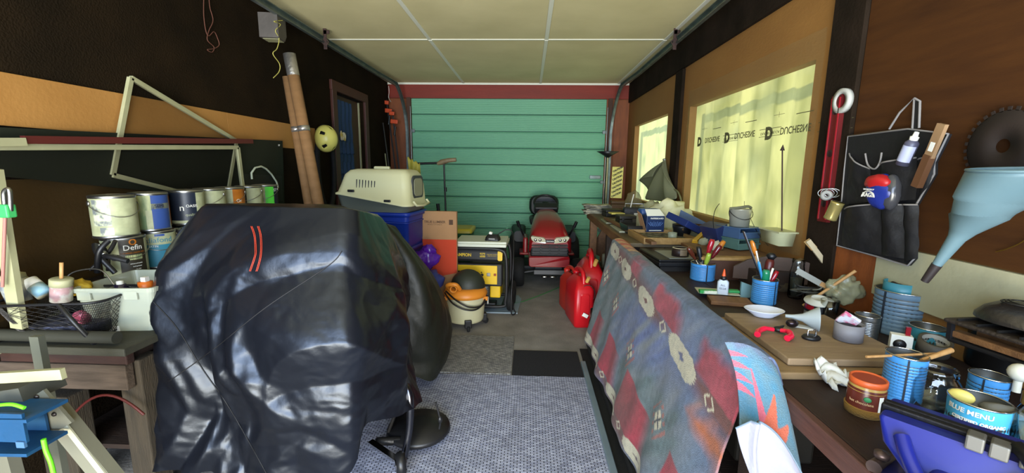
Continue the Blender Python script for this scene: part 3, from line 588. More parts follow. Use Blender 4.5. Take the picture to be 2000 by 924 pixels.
# ---------------- generator
g = thing('generator', 'yellow and black portable generator with round tube frame', 'generator', (-.46, 4.08, 0), radians(-3)); g.scale = (1, 1, .96)
gy = M('generator_yellow', 'd8b01a', .4); gb = M('generator_black', '1c1c1e', .45)
for y in (-.2, .2):
    MB().tube(squiggle([(-.26, y, .10), (-.27, y, .3), (-.26, y, .58), (-.2, y, .64), (0, y, .645), (.2, y, .64), (.27, y, .58), (.28, y, .3), (.27, y, .13), (.22, y, .07), (-.2, y, .07), (-.26, y, .10)], 5), .016, 10).build('frame_tube', gb, g)
for x_, z_ in ((-.24, .07), (.24, .07), (.24, .62), (-.24, .62)): MB().tube([(x_, -.2, z_), (x_, .2, z_)], .014).build('cross_tube', gb, g)
MB().box(.48, .36, .13, (0, 0, .57), bev=.03).build('fuel_tank', gb, g)
tm = M('yellow_print', 'c8a820', .5)
q = MB(); text(q, 'CHAMPION', .042, T(-.155, -.183, .575), bold=.0012, sx=.9); text(q, '9375', .026, T(.05, -.183, .59), bold=.0006); text(q, '6500', .026, T(.05, -.183, .565), bold=.0006); text(q, 'PORTABLE GENERATOR', .011, T(.15, -.183, .585)); text(q, 'STARTING WATTS', .010, T(.14, -.183, .57)); q.build('lettering', tm, g, label='yellow CHAMPION lettering')
MB().prism(rrect(.045, .1, .015), 0, .004, T(.215, -.182, .575, pi/2, 0, 0)).build('badge', gy, g)
MB().box(.48, .08, .22, (0, -.19, .39), bev=.012).build('panel_housing', gb, g)
MB().box(.42, .006, .185, (-.015, -.232, .395), bev=.008).build('control_panel', gy, g)
for x_ in (-.165, -.105, -.045):
    MB().lathe([(.001, .012), (.022, .012), (.026, 0)], 20, T(x_, -.234, .395, pi/2, 0, 0)).box(.04, .006, .028, (x_, -.237, .372), bev=.003).box(.022, .012, .01, (x_, -.238, .425), bev=.002).build('outlet', black, g)
for x_ in (.115, ): MB().box(.035, .008, .035, (x_, -.237, .4), bev=.003).build('switch', steel, g)
MB().box(.024, .008, .024, (.175, -.237, .4), bev=.003).build('switch', M('red_brown_switch', '8a3a1a', .4), g, label='red-brown switch')
q = MB()
for x_ in (.01, .05): q.lathe([(.001, .003), (.007, .003), (.007, 0)], 10, T(x_, -.236, .42, pi/2, 0, 0)).lathe([(.001, .003), (.007, .003), (.007, 0)], 10, T(x_, -.236, .37, pi/2, 0, 0))
q.lathe([(.001, .003), (.014, .003), (.014, 0)], 14, T(.055, -.236, .395, pi/2, 0, 0)); q.build('breakers', black, g)
MB().lathe([(.001, -.17), (.10, -.17), (.125, -.13), (.125, .10), (.1, .13), (.001, .13)], 24, T(-.02, 0, .20, 0, pi/2, 0)).build('alternator', M('generator_silver', '8c8c88', .35, .7), g)
MB().box(.1, .2, .14, (.17, -.08, .22), bev=.012).build('engine_cover', gy, g)
for k in range(6): MB().box(.16, .006, .01, (.02, -.15, .15+.025*k), bev=.002).build('fin', steel, g)
MB().box(.13, .12, .05, (.11, -.12, .07), bev=.01).build('foot', gb, g); MB().tube([(.1, -.17, .06), (.1, -.18, .16)], .008).build('lever', white, g)
for sy in (-1, 1): MB().lathe([(.04, -.03), (.11, -.03), (.125, -.015), (.125, .015), (.11, .03), (.04, .03), (.04, -.03)], 24, T(.31, .1*sy, .126, pi/2, 0, pi/2)).build('wheel', bkrub, g)
tag(MB().box(.50, .40, .028, (0, 0, .014), bev=.006).box(.48, .38, .02, (.005, .004, .038), (0, 0, .03), .006).build('foam_board', M('white_foam', 'c9ccbc', .7)), 'white foam boards lying on top of the generator', 'foam board', loc=(-.44, 4.06, .636), rot=(0, 0, radians(-2)))
ch = thing('battery_charger', 'small black battery charger on the white foam boards', 'charger', (-.33, 3.98, .685), radians(-8))
MB().loft([[(a, c, 0) for a, c in rrect(.14, .10, .02)], [(a, c, .03) for a, c in rrect(.13, .09, .02)], [(a*.7, c*.6+.01, .055) for a, c in rrect(.13, .09, .02)]]).build('body', black, ch); MB().box(.03, .03, .025, (-.02, .0, .066), (0, .3, 0), .004).build('plug', white, ch); MB().box(.06, .003, .012, (0, -.05, .018)).build('label_plate', steel, ch)
tag(MB().tube(squiggle([(-.28, 4.0, .74), (-.2, 4.02, .78), (-.14, 4.0, .74), (-.13, 3.86, .5), (-.14, 3.83, .2), (-.12, 3.84, .06), (-.1, 3.84, .02), (-.14, 3.8, .03), (-.14, 3.83, .25)]), .006, 6).build('power_cable', black), 'black cable hanging from the charger down the generator', 'cable')
# ---------------- blue-grey board, green hose
tag(MB().add([(-.44, 3.86, .003), (-.085, 3.86, .003), (-.09, 4.42, .003), (-.45, 4.42, .003), (-.44, 3.86, .014), (-.085, 3.86, .014), (-.055, 4.3, .014), (-.09, 4.42, .014), (-.45, 4.42, .014)], [(0, 1, 5, 4), (1, 2, 7, 6, 5), (2, 3, 8, 7), (3, 0, 4, 8), (4, 5, 6, 7, 8), (3, 2, 1, 0)]).build('insulation_board', M('grey_blue_board', '7b8a94', .7, col2='8b98a0', vs=4)), 'grey-blue foam board lying flat on the concrete by the generator', 'board')
tag(MB().tube(squiggle([(-.36, 4.0, .02), (-.1, 4.16, .012), (.1, 4.4, .008), (.35, 4.75, .008), (.45, 4.9, .008)]), .004, 6).build('garden_line', M('green_line', '2f7a3a', .6)), 'thin green line trailing across the concrete floor', 'line')
# ---------------- shop vacuum
v = thing('shop_vacuum', 'cream bucket shop vacuum with orange lid and black motor', 'vacuum cleaner', (-.53, 3.56, 0), radians(5))
MB().lathe([(.001, .055), (.15, .055), (.155, .07), (.172, .27), (.168, .275), (.001, .275)], 40).build('drum', M('vac_cream', 'b3ae8c', .5), v)
vo = M('vac_orange', 'c87a24', .45)
MB().lathe([(.168, .27), (.185, .275), (.188, .30), (.17, .335), (.13, .35), (.001, .35)], 40).build('lid', vo, v)
MB().ball(.142, (.02, .02, .35), 28, (1.05, .95, 1.0)).build('motor_head', M('vac_dark', '22261e', .55), v)
MB().tube(squiggle([(-.12, -.1, .35), (-.14, -.16, .40), (-.07, -.18, .41), (-.04, -.14, .36)]), .018).build('intake', vo, v); MB().lathe([(.03, 0), (.03, .05), (.022, .05), (.022, 0)], 16, T(-.09, -.13, .37, pi/2, 0, 0)).build('intake_port', vo, v)
for s_ in (-1, 1): MB().box(.06, .02, .035, (.165*s_, -.07, .262), (0, 0, -.4*s_), .005).build('latch', vo, v)
MB().tube(squiggle([(-.17, -.07, .31), (-.1, -.19, .26), (0, -.21, .21), (.1, -.18, .2), (.17, -.08, .24), (.18, .0, .3)]), .007).tube(squiggle([(-.16, -.09, .33), (-.06, -.2, .28), (.04, -.21, .23), (.14, -.14, .22), (.18, -.04, .28)]), .007).build('cord', black, v)
for a in (-80, 10, 190, 100):
    a = radians(a); MB().box(.06, .05, .07, (.16*cos(a), .16*sin(a), .065), (0, 0, a+pi/2), .008).build('caster_bracket', black, v)
    MB().lathe([(.001, -.012), (.024, -.012), (.027, 0), (.024, .012), (.001, .012)], 16, T(.175*cos(a), .175*sin(a), .028, 0, pi/2, a+pi/2)).build('caster', bkrub, v)
# ================================================================== FLOOR, COVER, MOWER, GAS CANS
def matmat(name, c1, c2, sc):
    m = M(name, c1, .9); nt = m.node_tree; L = nt.links; b = nt.nodes['Principled BSDF']
    tc = nt.nodes.new('ShaderNodeTexCoord'); mp = nt.nodes.new('ShaderNodeMapping'); mp.inputs['Scale'].default_value = (sc, sc*1.5, sc); L.new(tc.outputs['Object'], mp.inputs[0])
    br = nt.nodes.new('ShaderNodeTexBrick'); br.inputs['Scale'].default_value = 1; br.inputs['Mortar Size'].default_value = .09; br.inputs['Mortar Smooth'].default_value = .8; br.inputs['Brick Width'].default_value = 1.0; br.inputs['Row Height'].default_value = .5
    br.inputs['Color1'].default_value = lin(c1); br.inputs['Color2'].default_value = lin(c2); br.inputs['Mortar'].default_value = lin('24252c')
    n = nt.nodes.new('ShaderNodeTexNoise'); n.inputs['Scale'].default_value = 9; L.new(tc.outputs['Object'], n.inputs[0])
    mx = nt.nodes.new('ShaderNodeMixRGB'); mx.blend_type = 'MULTIPLY'; mx.inputs[0].default_value = .45
    L.new(mp.outputs[0], br.inputs[0]); L.new(br.outputs[0], mx.inputs[1]); L.new(n.outputs[0], mx.inputs[2]); L.new(mx.outputs[0], b.inputs['Base Color'])
    bu = nt.nodes.new('ShaderNodeBump'); bu.inputs['Strength'].default_value = .7; bu.inputs['Distance'].default_value = .006; bu.invert = True; L.new(br.outputs['Fac'], bu.inputs['Height']); L.new(bu.outputs[0], b.inputs['Normal'])
    return m
mg = matmat('woven_grey_mat', 'c4c8dc', '9498ae', 32); mg2 = matmat('woven_grey_mat_fine', 'b0ada4', '7c7a78', 40)
def mat_slab(name, x0, x1, y0, y1, z, m, label, th=.006, jag=0):
    n = 40; top = [(x0+(x1-x0)*i/n, y1+jag*random.uniform(-1, 1)) for i in range(n+1)]; bot = [(x1-(x1-x0)*i/n, y0+jag*random.uniform(-1, 1)) for i in range(n+1)]
    return tag(MB().prism((top+bot)[::-1], z, z+th).build(name, m), label, 'mat')
mat_slab('floor_mat', -.98, .398, .7, 2.64, .003, mg, 'large woven grey floor mat in front between cover and blanket', jag=.003)
mat_slab('floor_mat', -.96, -.095, 2.66, 3.30, .002, mg2, 'smaller woven grey floor mat beside the shop vacuum', .007)
mat_slab('rubber_mat', -.09, .385, 2.64, 3.04, .003, M('black_mat', '15151a', .85, bump=.3, bs=90), 'black rubber mat between the two woven mats and the rail')
mat_slab('rubber_runner', .41, .56, .6, 3.1, .002, bkrub, 'black rubber runner under the hem of the patterned blanket', .004)
st = thing('metal_rail', 'blue-grey metal rail lying along the edge of the woven mat', 'rail', (.405, 0, .004))
MB().box(.034, 2.2, .022, (0, 1.75, .011), bev=.004).build('rail', M('blue_grey_metal', '6f828e', .4, .5, col2='82939c', vs=6), st)
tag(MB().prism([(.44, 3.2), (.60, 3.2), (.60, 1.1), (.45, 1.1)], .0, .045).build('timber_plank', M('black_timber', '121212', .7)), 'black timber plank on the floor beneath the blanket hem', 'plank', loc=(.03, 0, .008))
# ---- covers
cov = M('black_nylon', '0f1117', .31, bump=.05, bs=60); cov.node_tree.nodes['Principled BSDF'].inputs['Specular Tint'].default_value = (.78, .86, 1, 1); cov2 = M('dark_olive_nylon', '15170f', .5, bump=.2, bs=30)
def poly(pts, n, closed=False):
    """resample a polyline to n+1 points"""
    P = [Vector(p) for p in pts]; L = [0]
    for i in range(len(P)-1): L.append(L[-1]+(P[i+1]-P[i]).length)
    out = []; j = 0
    for i in range(n+1):
        s = L[-1]*i/n
        while j < len(P)-2 and L[j+1] < s: j += 1
        k = (s-L[j])/max(L[j+1]-L[j], 1e-9); out.append(P[j].lerp(P[j+1], min(1, k)))
    return out
def crumple(p, s, seed=0, a=1):
    q = Vector(p)*s+Vector((seed, seed*1.7, 0))
    q += Vector((noise.noise(q*.7), noise.noise(q*.7+Vector((9, 0, 0))), noise.noise(q*.7+Vector((0, 9, 0)))))*.6
    r = 1-abs(noise.noise(q))*2.4; r2 = 1-abs(noise.noise(q*2.3+Vector((3, 3, 3))))*2.4
    return a*(r*.62+r2*.34-.4)
def segs(pts, cnt):
    out = [Vector(pts[0])]
    for i, n_ in enumerate(cnt):
        for k in range(1, n_+1): out.append(Vector(pts[i]).lerp(Vector(pts[i+1]), k/n_))
    return out
def rnd_loop(P, w=5):
    n_ = len(P)-1; return [sum((P[(i+k) % n_] for k in range(-w, w+1)), Vector())/(2*w+1) for i in range(n_+1)]
def hsh(i, j, k): return (math.sin(i*127.1+j*311.7+k*74.7)*43758.5453) % 1.0
def facet(x, y, k):
    # straight-creased facets: linear interpolation over a jittered triangle lattice
    i, j = math.floor(x), math.floor(y); fx, fy = x-i, y-j
    A, B, C, D = hsh(i, j, k), hsh(i+1, j, k), hsh(i, j+1, k), hsh(i+1, j+1, k)
    if hsh(i, j, k+9) > .5:
        return A+(B-A)*fx+(D-B)*fy if fx > fy else A+(D-C)*fx+(C-A)*fy
    return A+(B-A)*fx+(C-A)*fy if fx+fy < 1 else D+(C-D)*(1-fx)+(B-D)*(1-fy)
def cover(name, mat_, top, mid, bot, label, N=200, K=110, amp=.05, foldamp=.02, seed=0, wl=9):
    L_ = [((Vector(mid[i+1])-Vector(mid[i])).length+(Vector(bot[i+1])-Vector(bot[i])).length) for i in range(len(mid)-1)]
    cnt = [max(2, round(N*l/sum(L_))) for l in L_]; N = sum(cnt)
    Tp, Md, Bt = rnd_loop(segs(top, cnt), 2), rnd_loop(segs(mid, cnt), 3), rnd_loop(segs(bot, cnt), 3)
    cen = sum(Tp, Vector())/len(Tp)
    def fn(a, c):
        i = min(N, int(round(a*N)))
        if c < .14:
            k = c/.14; p = cen.lerp(Tp[i], k); p.z = cen.z*(1-k)+Tp[i].z*k+.012*sin(pi*k); wgt = .25*k; out = Vector((0, 0, 1)); h = 0
        else:
            h = (c-.14)/.86; p = Tp[i]*(1-h)*(1-2*h)+Md[i]*4*h*(1-h)+Bt[i]*h*(2*h-1)
            out = (p-Vector((cen.x, cen.y, p.z))).normalized(); wgt = .25+.9*min(1, h*2.0)
        q = p.x-p.y+.35*noise.noise(p*1.5+Vector((seed, 0, 0))); r = p.z+.35*q+.25*noise.noise(p*1.7+Vector((0, seed, 5))); r2 = p.z-.5*q
        d = (facet(q*2.7, r*2.1, seed)-.5)*1.7+(facet(q*6.1+3, r2*4.3, seed+1)-.5)*.8+(facet(q*12, r*9, seed+2)-.5)*.34+crumple(p, 9, seed)*.04
        return p+out*(d*amp*wgt+foldamp*h*sin(q*wl*3))
    return MB().grid(N, K, fn)
q_ = lambda u, v, y: tuple(ony(u, v, y))
top = [(-1.05, 2.35, 1.14), (-1.30, 2.3, 1.15), q_(402, 402, 1.9), q_(398, 404, 1.74), q_(540, 404, 1.72), q_(672, 405, 1.70), q_(700, 410, 1.74), q_(722, 416, 1.90), q_(738, 424, 2.10), q_(742, 428, 2.35), (-1.05, 2.35, 1.14)]
mid = [(-1.15, 2.6, .62), (-1.62, 2.5, .60), q_(296, 600, 1.80), q_(290, 645, 1.56), q_(500, 650, 1.47), q_(672, 650, 1.49), q_(703, 650, 1.53), q_(745, 635, 1.66), q_(800, 615, 1.90), q_(818, 600, 2.30), (-1.15, 2.6, .62)]
bot = [(-1.15, 2.75, .1), (-1.70, 2.6, .05), q_(276, 930, 1.62), q_(278, 930, 1.45), q_(500, 960, 1.38), q_(680, 950, 1.40), q_(704, 920, 1.43), q_(716, 838, 1.50), q_(790, 822, 1.66), q_(852, 786, 1.92), (-1.15, 2.75, .1)]
mc = thing('machine_cover', 'large wrinkled black nylon cover with red stitching over a tall machine', 'cover')
cm_ = cover('c', cov, top, mid, bot, '', 380, 210, .088, .006, 0, 4); cm_.build('sheet', cov, mc)
# red stitching lines and drawstring, set against the cover's own surface
from mathutils.bvhtree import BVHTree
bvh = BVHTree.FromPolygons([Vector(p) for p in cm_.v], cm_.f)
def onsurf(u, v, off=.003):
    d = ray(u, v).normalized(); h = bvh.ray_cast(Vector((0, 0, CH)), d)
    return (h[0]-d*off) if h[0] else ony(u, v, 1.7)
for l in (((490, 442), (496, 460), (498, 485), (497, 500), (487, 530)), ((503, 442), (508, 460), (509, 485), (507, 505), (500, 530))):
    for k in range(2):
        MB().tube([onsurf(u+k*2.5, v) for u, v in [(p.x, p.y) for p in squiggle([(a, b, 0) for a, b in l], 8)]], .0013, 5).build('stitching', M('red_thread', 'b03a26', .6), mc, label='red stitched line')
dp = ony(851, 786, 1.90)
MB().tube(squiggle([dp, dp+Vector((.012, 0, -.05)), dp+Vector((.02, 0, -.10)), dp+Vector((.015, 0, -.14))]), .005).ball(.012, dp+Vector((.02, 0, -.09)), 10, (1, 1, 1.6)).build('drawstring', black, mc)
# seams
for path in (((300, 590), (345, 640), (395, 720), (450, 800), (520, 924)), ((330, 745), (420, 680), (520, 600), (640, 520), (668, 490))):
    MB().tube([onsurf(p.x, p.y, .001) for p in squiggle([(a, b, 0) for a, b in path], 10)], .0022, 5).build('seam', M('seam_thread', '0c0c10', .6), mc)
top = [(-.95, 3.0, .95), (-1.25, 2.9, .98), (-1.25, 2.5, 1.08), q_(720, 418, 2.45), q_(745, 428, 2.45), q_(775, 450, 2.6), q_(800, 480, 2.8), (-.95, 3.0, .95)]
mid = [(-.95, 3.35, .50), (-1.35, 3.2, .5), (-1.2, 2.4, .6), q_(790, 600, 2.36), q_(830, 560, 2.42), q_(858, 570, 2.6), q_(868, 585, 2.85), (-.95, 3.35, .50)]
bot = [(-.95, 3.3, .12), (-1.3, 3.2, .1), (-1.2, 2.4, .12), q_(800, 730, 2.36), q_(842, 748, 2.42), q_(868, 706, 2.65), q_(872, 680, 2.9), (-.95, 3.3, .12)]
tag(cover('c', cov2, top, mid, bot, '', 160, 80, .035, .006, 7, 4).build('machine_cover', cov2), 'dark olive cover bulging behind the black one, beside the vacuum', 'cover')
# machine parts under the cover
mm = thing('exercise_machine', 'black disc base and bent chrome tube showing under the cover', 'machine', (-.58, 1.82, 0))
MB().lathe([(.001, 0), (.15, 0), (.16, .012), (.155, .03), (.05, .05), (.001, .05)], 36, T(.04, .16, .03)).build('base_disc', black, mm)
MB().tube(squiggle([(.02, .02, .36), (.045, -.0, .30), (.045, -.02, .16), (.02, -.05, .02)]), .017, 12).build('tube', M('dark_chrome', '55565c', .2, 1), mm)
bar(MB(), (-.16, .02, .06), (.02, -.08, .03), .03, .012, (0, 0, 1)).build('foot_plate', chrome, mm)
MB().tube([(-.10, .1, .05), (-.05, .08, .18), (.0, .06, .3)], .008).tube([(-.14, .05, .04), (-.02, .05, .05)], .02).build('linkage', dsteel, mm)
MB().lathe([(.001, -.02), (.045, -.02), (.055, 0), (.045, .02), (.001, .02)], 24, T(.03, -.12, .055, 0, pi/2, .4)).build('caster', black, mm); MB().lathe([(.001, -.024), (.022, -.024), (.022, .024), (.001, .024)], 20, T(.03, -.12, .055, 0, pi/2, .4)).build('hub', chrome, mm)
# ---------------- riding mower
m = thing('riding_mower', 'red riding lawn mower with black grille facing the camera', 'lawn mower', (.235, 5.0, 0), radians(1.5))
mr = M('mower_red', '7e1018', .28, coat=.4, bump=.02); mk = M('mower_black', '151516', .5)
def hood_ring(y, w, z0, z1, sh=.7):
    out = []
    for i in range(15):
        a = pi*i/14; cx = -cos(a); sx_ = sin(a)
        x_ = w/2*(abs(cx)**.5)*(1 if cx > 0 else -1); out.append((x_, y, z0+(z1-z0)*(sx_**.62)))
    return out
MB().loft([hood_ring(-.36, .40, .50, .60), hood_ring(-.34, .45, .46, .655), hood_ring(-.25, .46, .42, .72), hood_ring(-.05, .44, .42, .80), hood_ring(.2, .38, .42, .85), hood_ring(.36, .32, .42, .86)]).build('hood', mr, m)
MB().loft([[(a, -.37+abs(a)*abs(a)*.5, c) for a, c in rrect(.45, .12, .03)], [(a*1.02, -.33, c) for a, c in rrect(.45, .13, .03)], [(a, -.1, c) for a, c in rrect(.45, .13, .03)]], T(0, 0, .335)).build('bumper', mr, m)
MB().box(.42, .04, .16, (0, -.34, .475), bev=.02).build('grille', mk, m)
for k in range(4): MB().box(.40, .02, .012, (0, -.368, .42+.033*k), (.3, 0, 0), .004).build('grille_slat', M('grille_grey', '2e2e30', .45), m)
for x_ in (-.1, 0, .1): MB().box(.012, .016, .12, (x_, -.365, .475), bev=.003).build('grille_rib', mk, m)
hl = M('headlight_lens', 'b8b49a', .15, coat=.6)
for s_ in (-1, 1):
    MB().loft([[(s_*(.125)+a*s_+(.02*c/.04)*s_, -.385+.10*abs(a+.06), .585+c+.10*a) for a, c in rrect(.155, .062, .025)], [(s_*.125+a*s_, -.33, .585+c+.10*a) for a, c in rrect(.17, .075, .03)]][::1 if s_ > 0 else -1]).build('headlight', hl, m)
    for dx in (-.02, .03): MB().ball(.017, (s_*(.13+dx), -.385, .585), 12, (1, .5, 1)).build('bulb', chrome, m)
MB().box(.10, .02, .03, (0, -.378, .572), bev=.005).build('nameplate', mk, m); text(MB(), 'CRAFTSMAN', .014, T(0, -.389, .572)).build('lettering', steel, m)
MB().box(.34, .02, .05, (0, -.35, .215), bev=.004).build('frame_plate', M('mower_grey', '4a4a4c', .45, .4), m)
MB().box(.30, .6, .06, (0, .05, .25)).build('chassis', mk, m)
MB().tube([(-.28, -.18, .17), (-.1, -.18, .2), (.1, -.18, .2), (.28, -.18, .17)], .022).build('axle', mk, m)
MB().box(.62, .5, .10, (0, .25, .16), bev=.03).build('cutting_deck', mk, m)
for s_ in (-1, 1): MB().ball(.03, (s_*.045, -.34, .16), 12, (1.4, .5, .4)).build('deck_roller', chrome, m)
def wheel(r, wd, x_, y_, nm='wheel'):
    X = T(x_, y_, r, 0, pi/2, 0)
    o = MB().lathe([(r*.5, -wd/2), (r*.82, -wd/2), (r*.95, -wd*.38), (r, -wd*.1), (r, wd*.1), (r*.95, wd*.38), (r*.82, wd/2), (r*.5, wd/2)], 36, X).build(nm, bkrub, m)
    MB().lathe([(.001, -wd*.3), (r*.3, -wd*.3), (r*.5, -wd*.45), (r*.52, 0), (r*.5, wd*.45), (r*.3, wd*.3), (.001, wd*.3)], 24, X).build('rim', M('wheel_grey', '55565a', .4, .5), o)
    tr = MB()
    for k in range(22):
        a = 2*pi*k/22; tr.box(.012, wd*.8, .012, (x_, 0, 0), X=Matrix.Translation((0, y_, r)) @ Matrix.Rotation(a, 4, 'X') @ T(0, 0, r, 0, 0, pi/2) @ Matrix.Translation((0, -x_, 0)) @ Matrix.Translation((-x_, 0, 0)))
    return o
wheel(.17, .14, -.345, -.16); wheel(.17, .14, .345, -.16); wheel(.24, .2, -.36, .72); wheel(.24, .2, .36, .72)
for s_ in (-1, 1):
    MB().box(.12, .30, .03, (s_*.27, .2, .34), bev=.012).box(.06, .30, .2, (s_*.26, .2, .44), bev=.02).build('footrest_panel', mr, m)
    MB().loft([[(s_*.33+a, .5, c) for a, c in rrect(.14, .14, .04)], [(s_*.34+a, .95, c) for a, c in rrect(.2, .2, .05)]], T(0, 0, .48)).build('fender', mk, m)
    MB().tube(squiggle([(s_*.27, .3, .5), (s_*.31, .22, .60), (s_*.335, .2, .66)]), .012).tube([(s_*.335, .2, .65), (s_*.36, .18, .72)], .02).build('lever', black, m)
MB().box(.30, .12, .10, (0, .42, .86), (.5, 0, 0), .02).build('dash', mk, m)
MB().tube([(.0, .42, .8), (0, .52, .9)], .025).build('steering_column', black, m)
MB().tube([(.145*cos(2*pi*i/32), .145*sin(2*pi*i/32), 0) for i in range(32)], .014, 8, T(0, .54, .92, radians(38), 0, 0), closed=True).ball(.045, (0, .54, .915), 12, (1, 1, .5)).tube([(-.14, .54, .92), (.14, .54, .92)], .012).build('steering_wheel', black, m)
MB().loft([[(a, .78, c) for a, c in rrect(.34, .24, .08)], [(a*1.05, .82, c*1.05) for a, c in rrect(.38, .26, .09)], [(a, .90, c) for a, c in rrect(.34, .24, .08)]], T(0, .02, .86)).build('seat_back', mk, m)
MB().box(.4, .42, .10, (0, .64, .68), bev=.04).build('seat', mk, m)
# ---------------- petrol cans
def gascan(x, y, rz, label, s=1, w=.17, tilt=0, col=red):
    t = thing('gas_can', label, 'gas can', (x, y, 0), rz, 'red petrol cans beside the mower', rot=(0, tilt, rz))
    def rg(a, b, z, r=.03, ox=0): return [(p+ox, q, z*s) for p, q in rrect(a*s, b*s, r*s, 4)]
    MB().loft([rg(w*.86, .30, 0), rg(w, .34, .02), rg(w*1.04, .345, .14), rg(w, .34, .30), rg(w*.7, .26, .345), rg(w*.5, .14, .38, ox=0), rg(w*.4, .08, .385)]).build('body', col, t)
    MB().loft([[(p, q, 0) for p, q in rrect(w*.5*s, .2*s, .02*s)], [(p, q, .006*s) for p, q in rrect(w*.44*s, .18*s, .02*s)]], T(0, -.175*s, .18*s, pi/2, 0, 0)).build('side_emboss', col, t)
    MB().tube(squiggle([(0, -.12*s, .34*s), (0, -.09*s, .42*s), (0, .02*s, .435*s), (0, .12*s, .40*s), (0, .14*s, .34*s)]), .017*s, 10).build('handle', col, t)
    MB().lathe([(.03, 0), (.032, .035), (.024, .04), (.001, .04)], 20, T(0, .11*s, .36*s)).build('cap', col, t)
    MB().tube([(.02*s, -.13*s, .36*s), (.03*s, -.15*s, .40*s)], .014*s).build('spout', M('spout_yellow', 'b8904a', .5), t, label='yellow spout')
    return t
gascan(.47, 3.72, radians(8), 'red petrol can nearest the mat with a paper tag', 1.12, .15)
gascan(.60, 4.02, radians(-4), 'larger red petrol can half hidden by the patterned blanket', 1.36, .17)
gascan(.42, 4.02, radians(14), 'orange-red petrol can behind the tagged one', .98, .12, col=M('orange_red_plastic', 'a8241a', .4))
tag(MB().box(.05, .004, .03, (0, 0, 0), (0, .5, .1)).build('paper_tag', paper), 'small white tag hanging on the front petrol can', 'tag', loc=(.50, 3.50, .13))
tag(MB().ball(.1, (0, 0, .15), 20, (.8, 1.2, 1.7), nz=.35).build('trash_bag', M('black_bag', '0f1012', .3, bump=.6, bs=18)), 'black plastic bag wedged in front of the petrol cans', 'bag', loc=(.585, 3.28, 0))
tag(MB().ball(.13, (0, 0, .13), 20, (1, 1, 1.2), nz=.2).build('helmet_bag', black), 'round black bundle behind the petrol cans beside the mower', 'bundle', loc=(.55, 4.5, 0))
tag(MB().tube([(.52+.05*cos(a)*1.3, 3.56+.0*sin(a), .30+.05*sin(a)*1.6) for a in [2*pi*i/20 for i in range(20)]], .003, 6, closed=True).build('wire_loop', dsteel), 'thin wire loop hanging on the petrol can', 'wire')
# ================================================================== RIGHT SIDE: BENCHES
ZB = .78
bw = M('bench_top_brown', '1c100d', .6, bump=.15, bs=30, col2='2a1914', vs=5, stretch=(7, 1, 7)); be = M('bench_edge_red', '3c241e', .65, bump=.3, bs=20, col2='54362e', vs=6, stretch=(7, 1, 14), detail=8)
wb = thing('workbench', 'long dark brown workbench along the window wall', 'workbench')
for k in range(3):
    w_ = .223; MB().box(w_, 3.68, .03, (.71+w_/2+.2245*k, 1.115, ZB-.015), bev=.003).build('plank', bw, wb)
MB().box(.022, 3.68, .055, (.699, 1.115, ZB-.028), bev=.004).build('edge_board', be, wb)
for y in (-.5, 1.3, 2.88):
    for x_ in (.76, 1.32): MB().box(.07, .07, ZB-.03, (x_, y, (ZB-.03)/2), bev=.004).build('leg', wood_d, wb)
MB().box(.6, 2.9, .02, (1.05, .8, .22)).build('lower_shelf', wood_d, wb)
# far bench, a bit higher
fb = thing('workbench', 'far brown workbench in front of the small window and lawn mower', 'workbench')
ZF = .855
MB().box(.66, 2.12, .03, (1.05, 4.03, ZF-.015), bev=.003).build('top', M('far_bench_top', '6b6048', .6, bump=.1, col2='544630', vs=3), fb)
MB().box(.03, 2.12, .07, (.712, 4.03, ZF-.036), bev=.004).build('edge_board', wood_m, fb)
for y in (3.06, 3.9, 4.95):
    for x_ in (.76, 1.32): MB().box(.08, .08, ZF-.03, (x_, y, (ZF-.03)/2), bev=.004).build('leg', wood_m if y > 4 else wood_d, fb)
MB().box(.52, .03, .3, (1.04, 5.06, .40), (0, .5, 0)).build('brace', wood_m, fb)
MB().box(.58, 2.0, .02, (1.05, 4.02, .25)).build('lower_shelf', wood_d, fb)
# raised brown riser board between the two benches
rs = thing('riser_shelf', 'low brown wooden riser with pale top edge behind the blue tool cans', 'shelf')
MB().box(.42, .02, .105, (1.165, 2.30, ZB+.0525)).build('front_board', M('riser_brown', '3e2418', .6, bump=.1, col2='4e3020', vs=4), rs)
MB().box(.44, .05, .018, (1.155, 2.315, ZB+.114), bev=.003).build('top_board', wood_l, rs)
MB().box(.02, .15, .105, (.985, 2.38, ZB+.0525)).build('side_board', M('riser_brown', '3e2418', .6), rs)
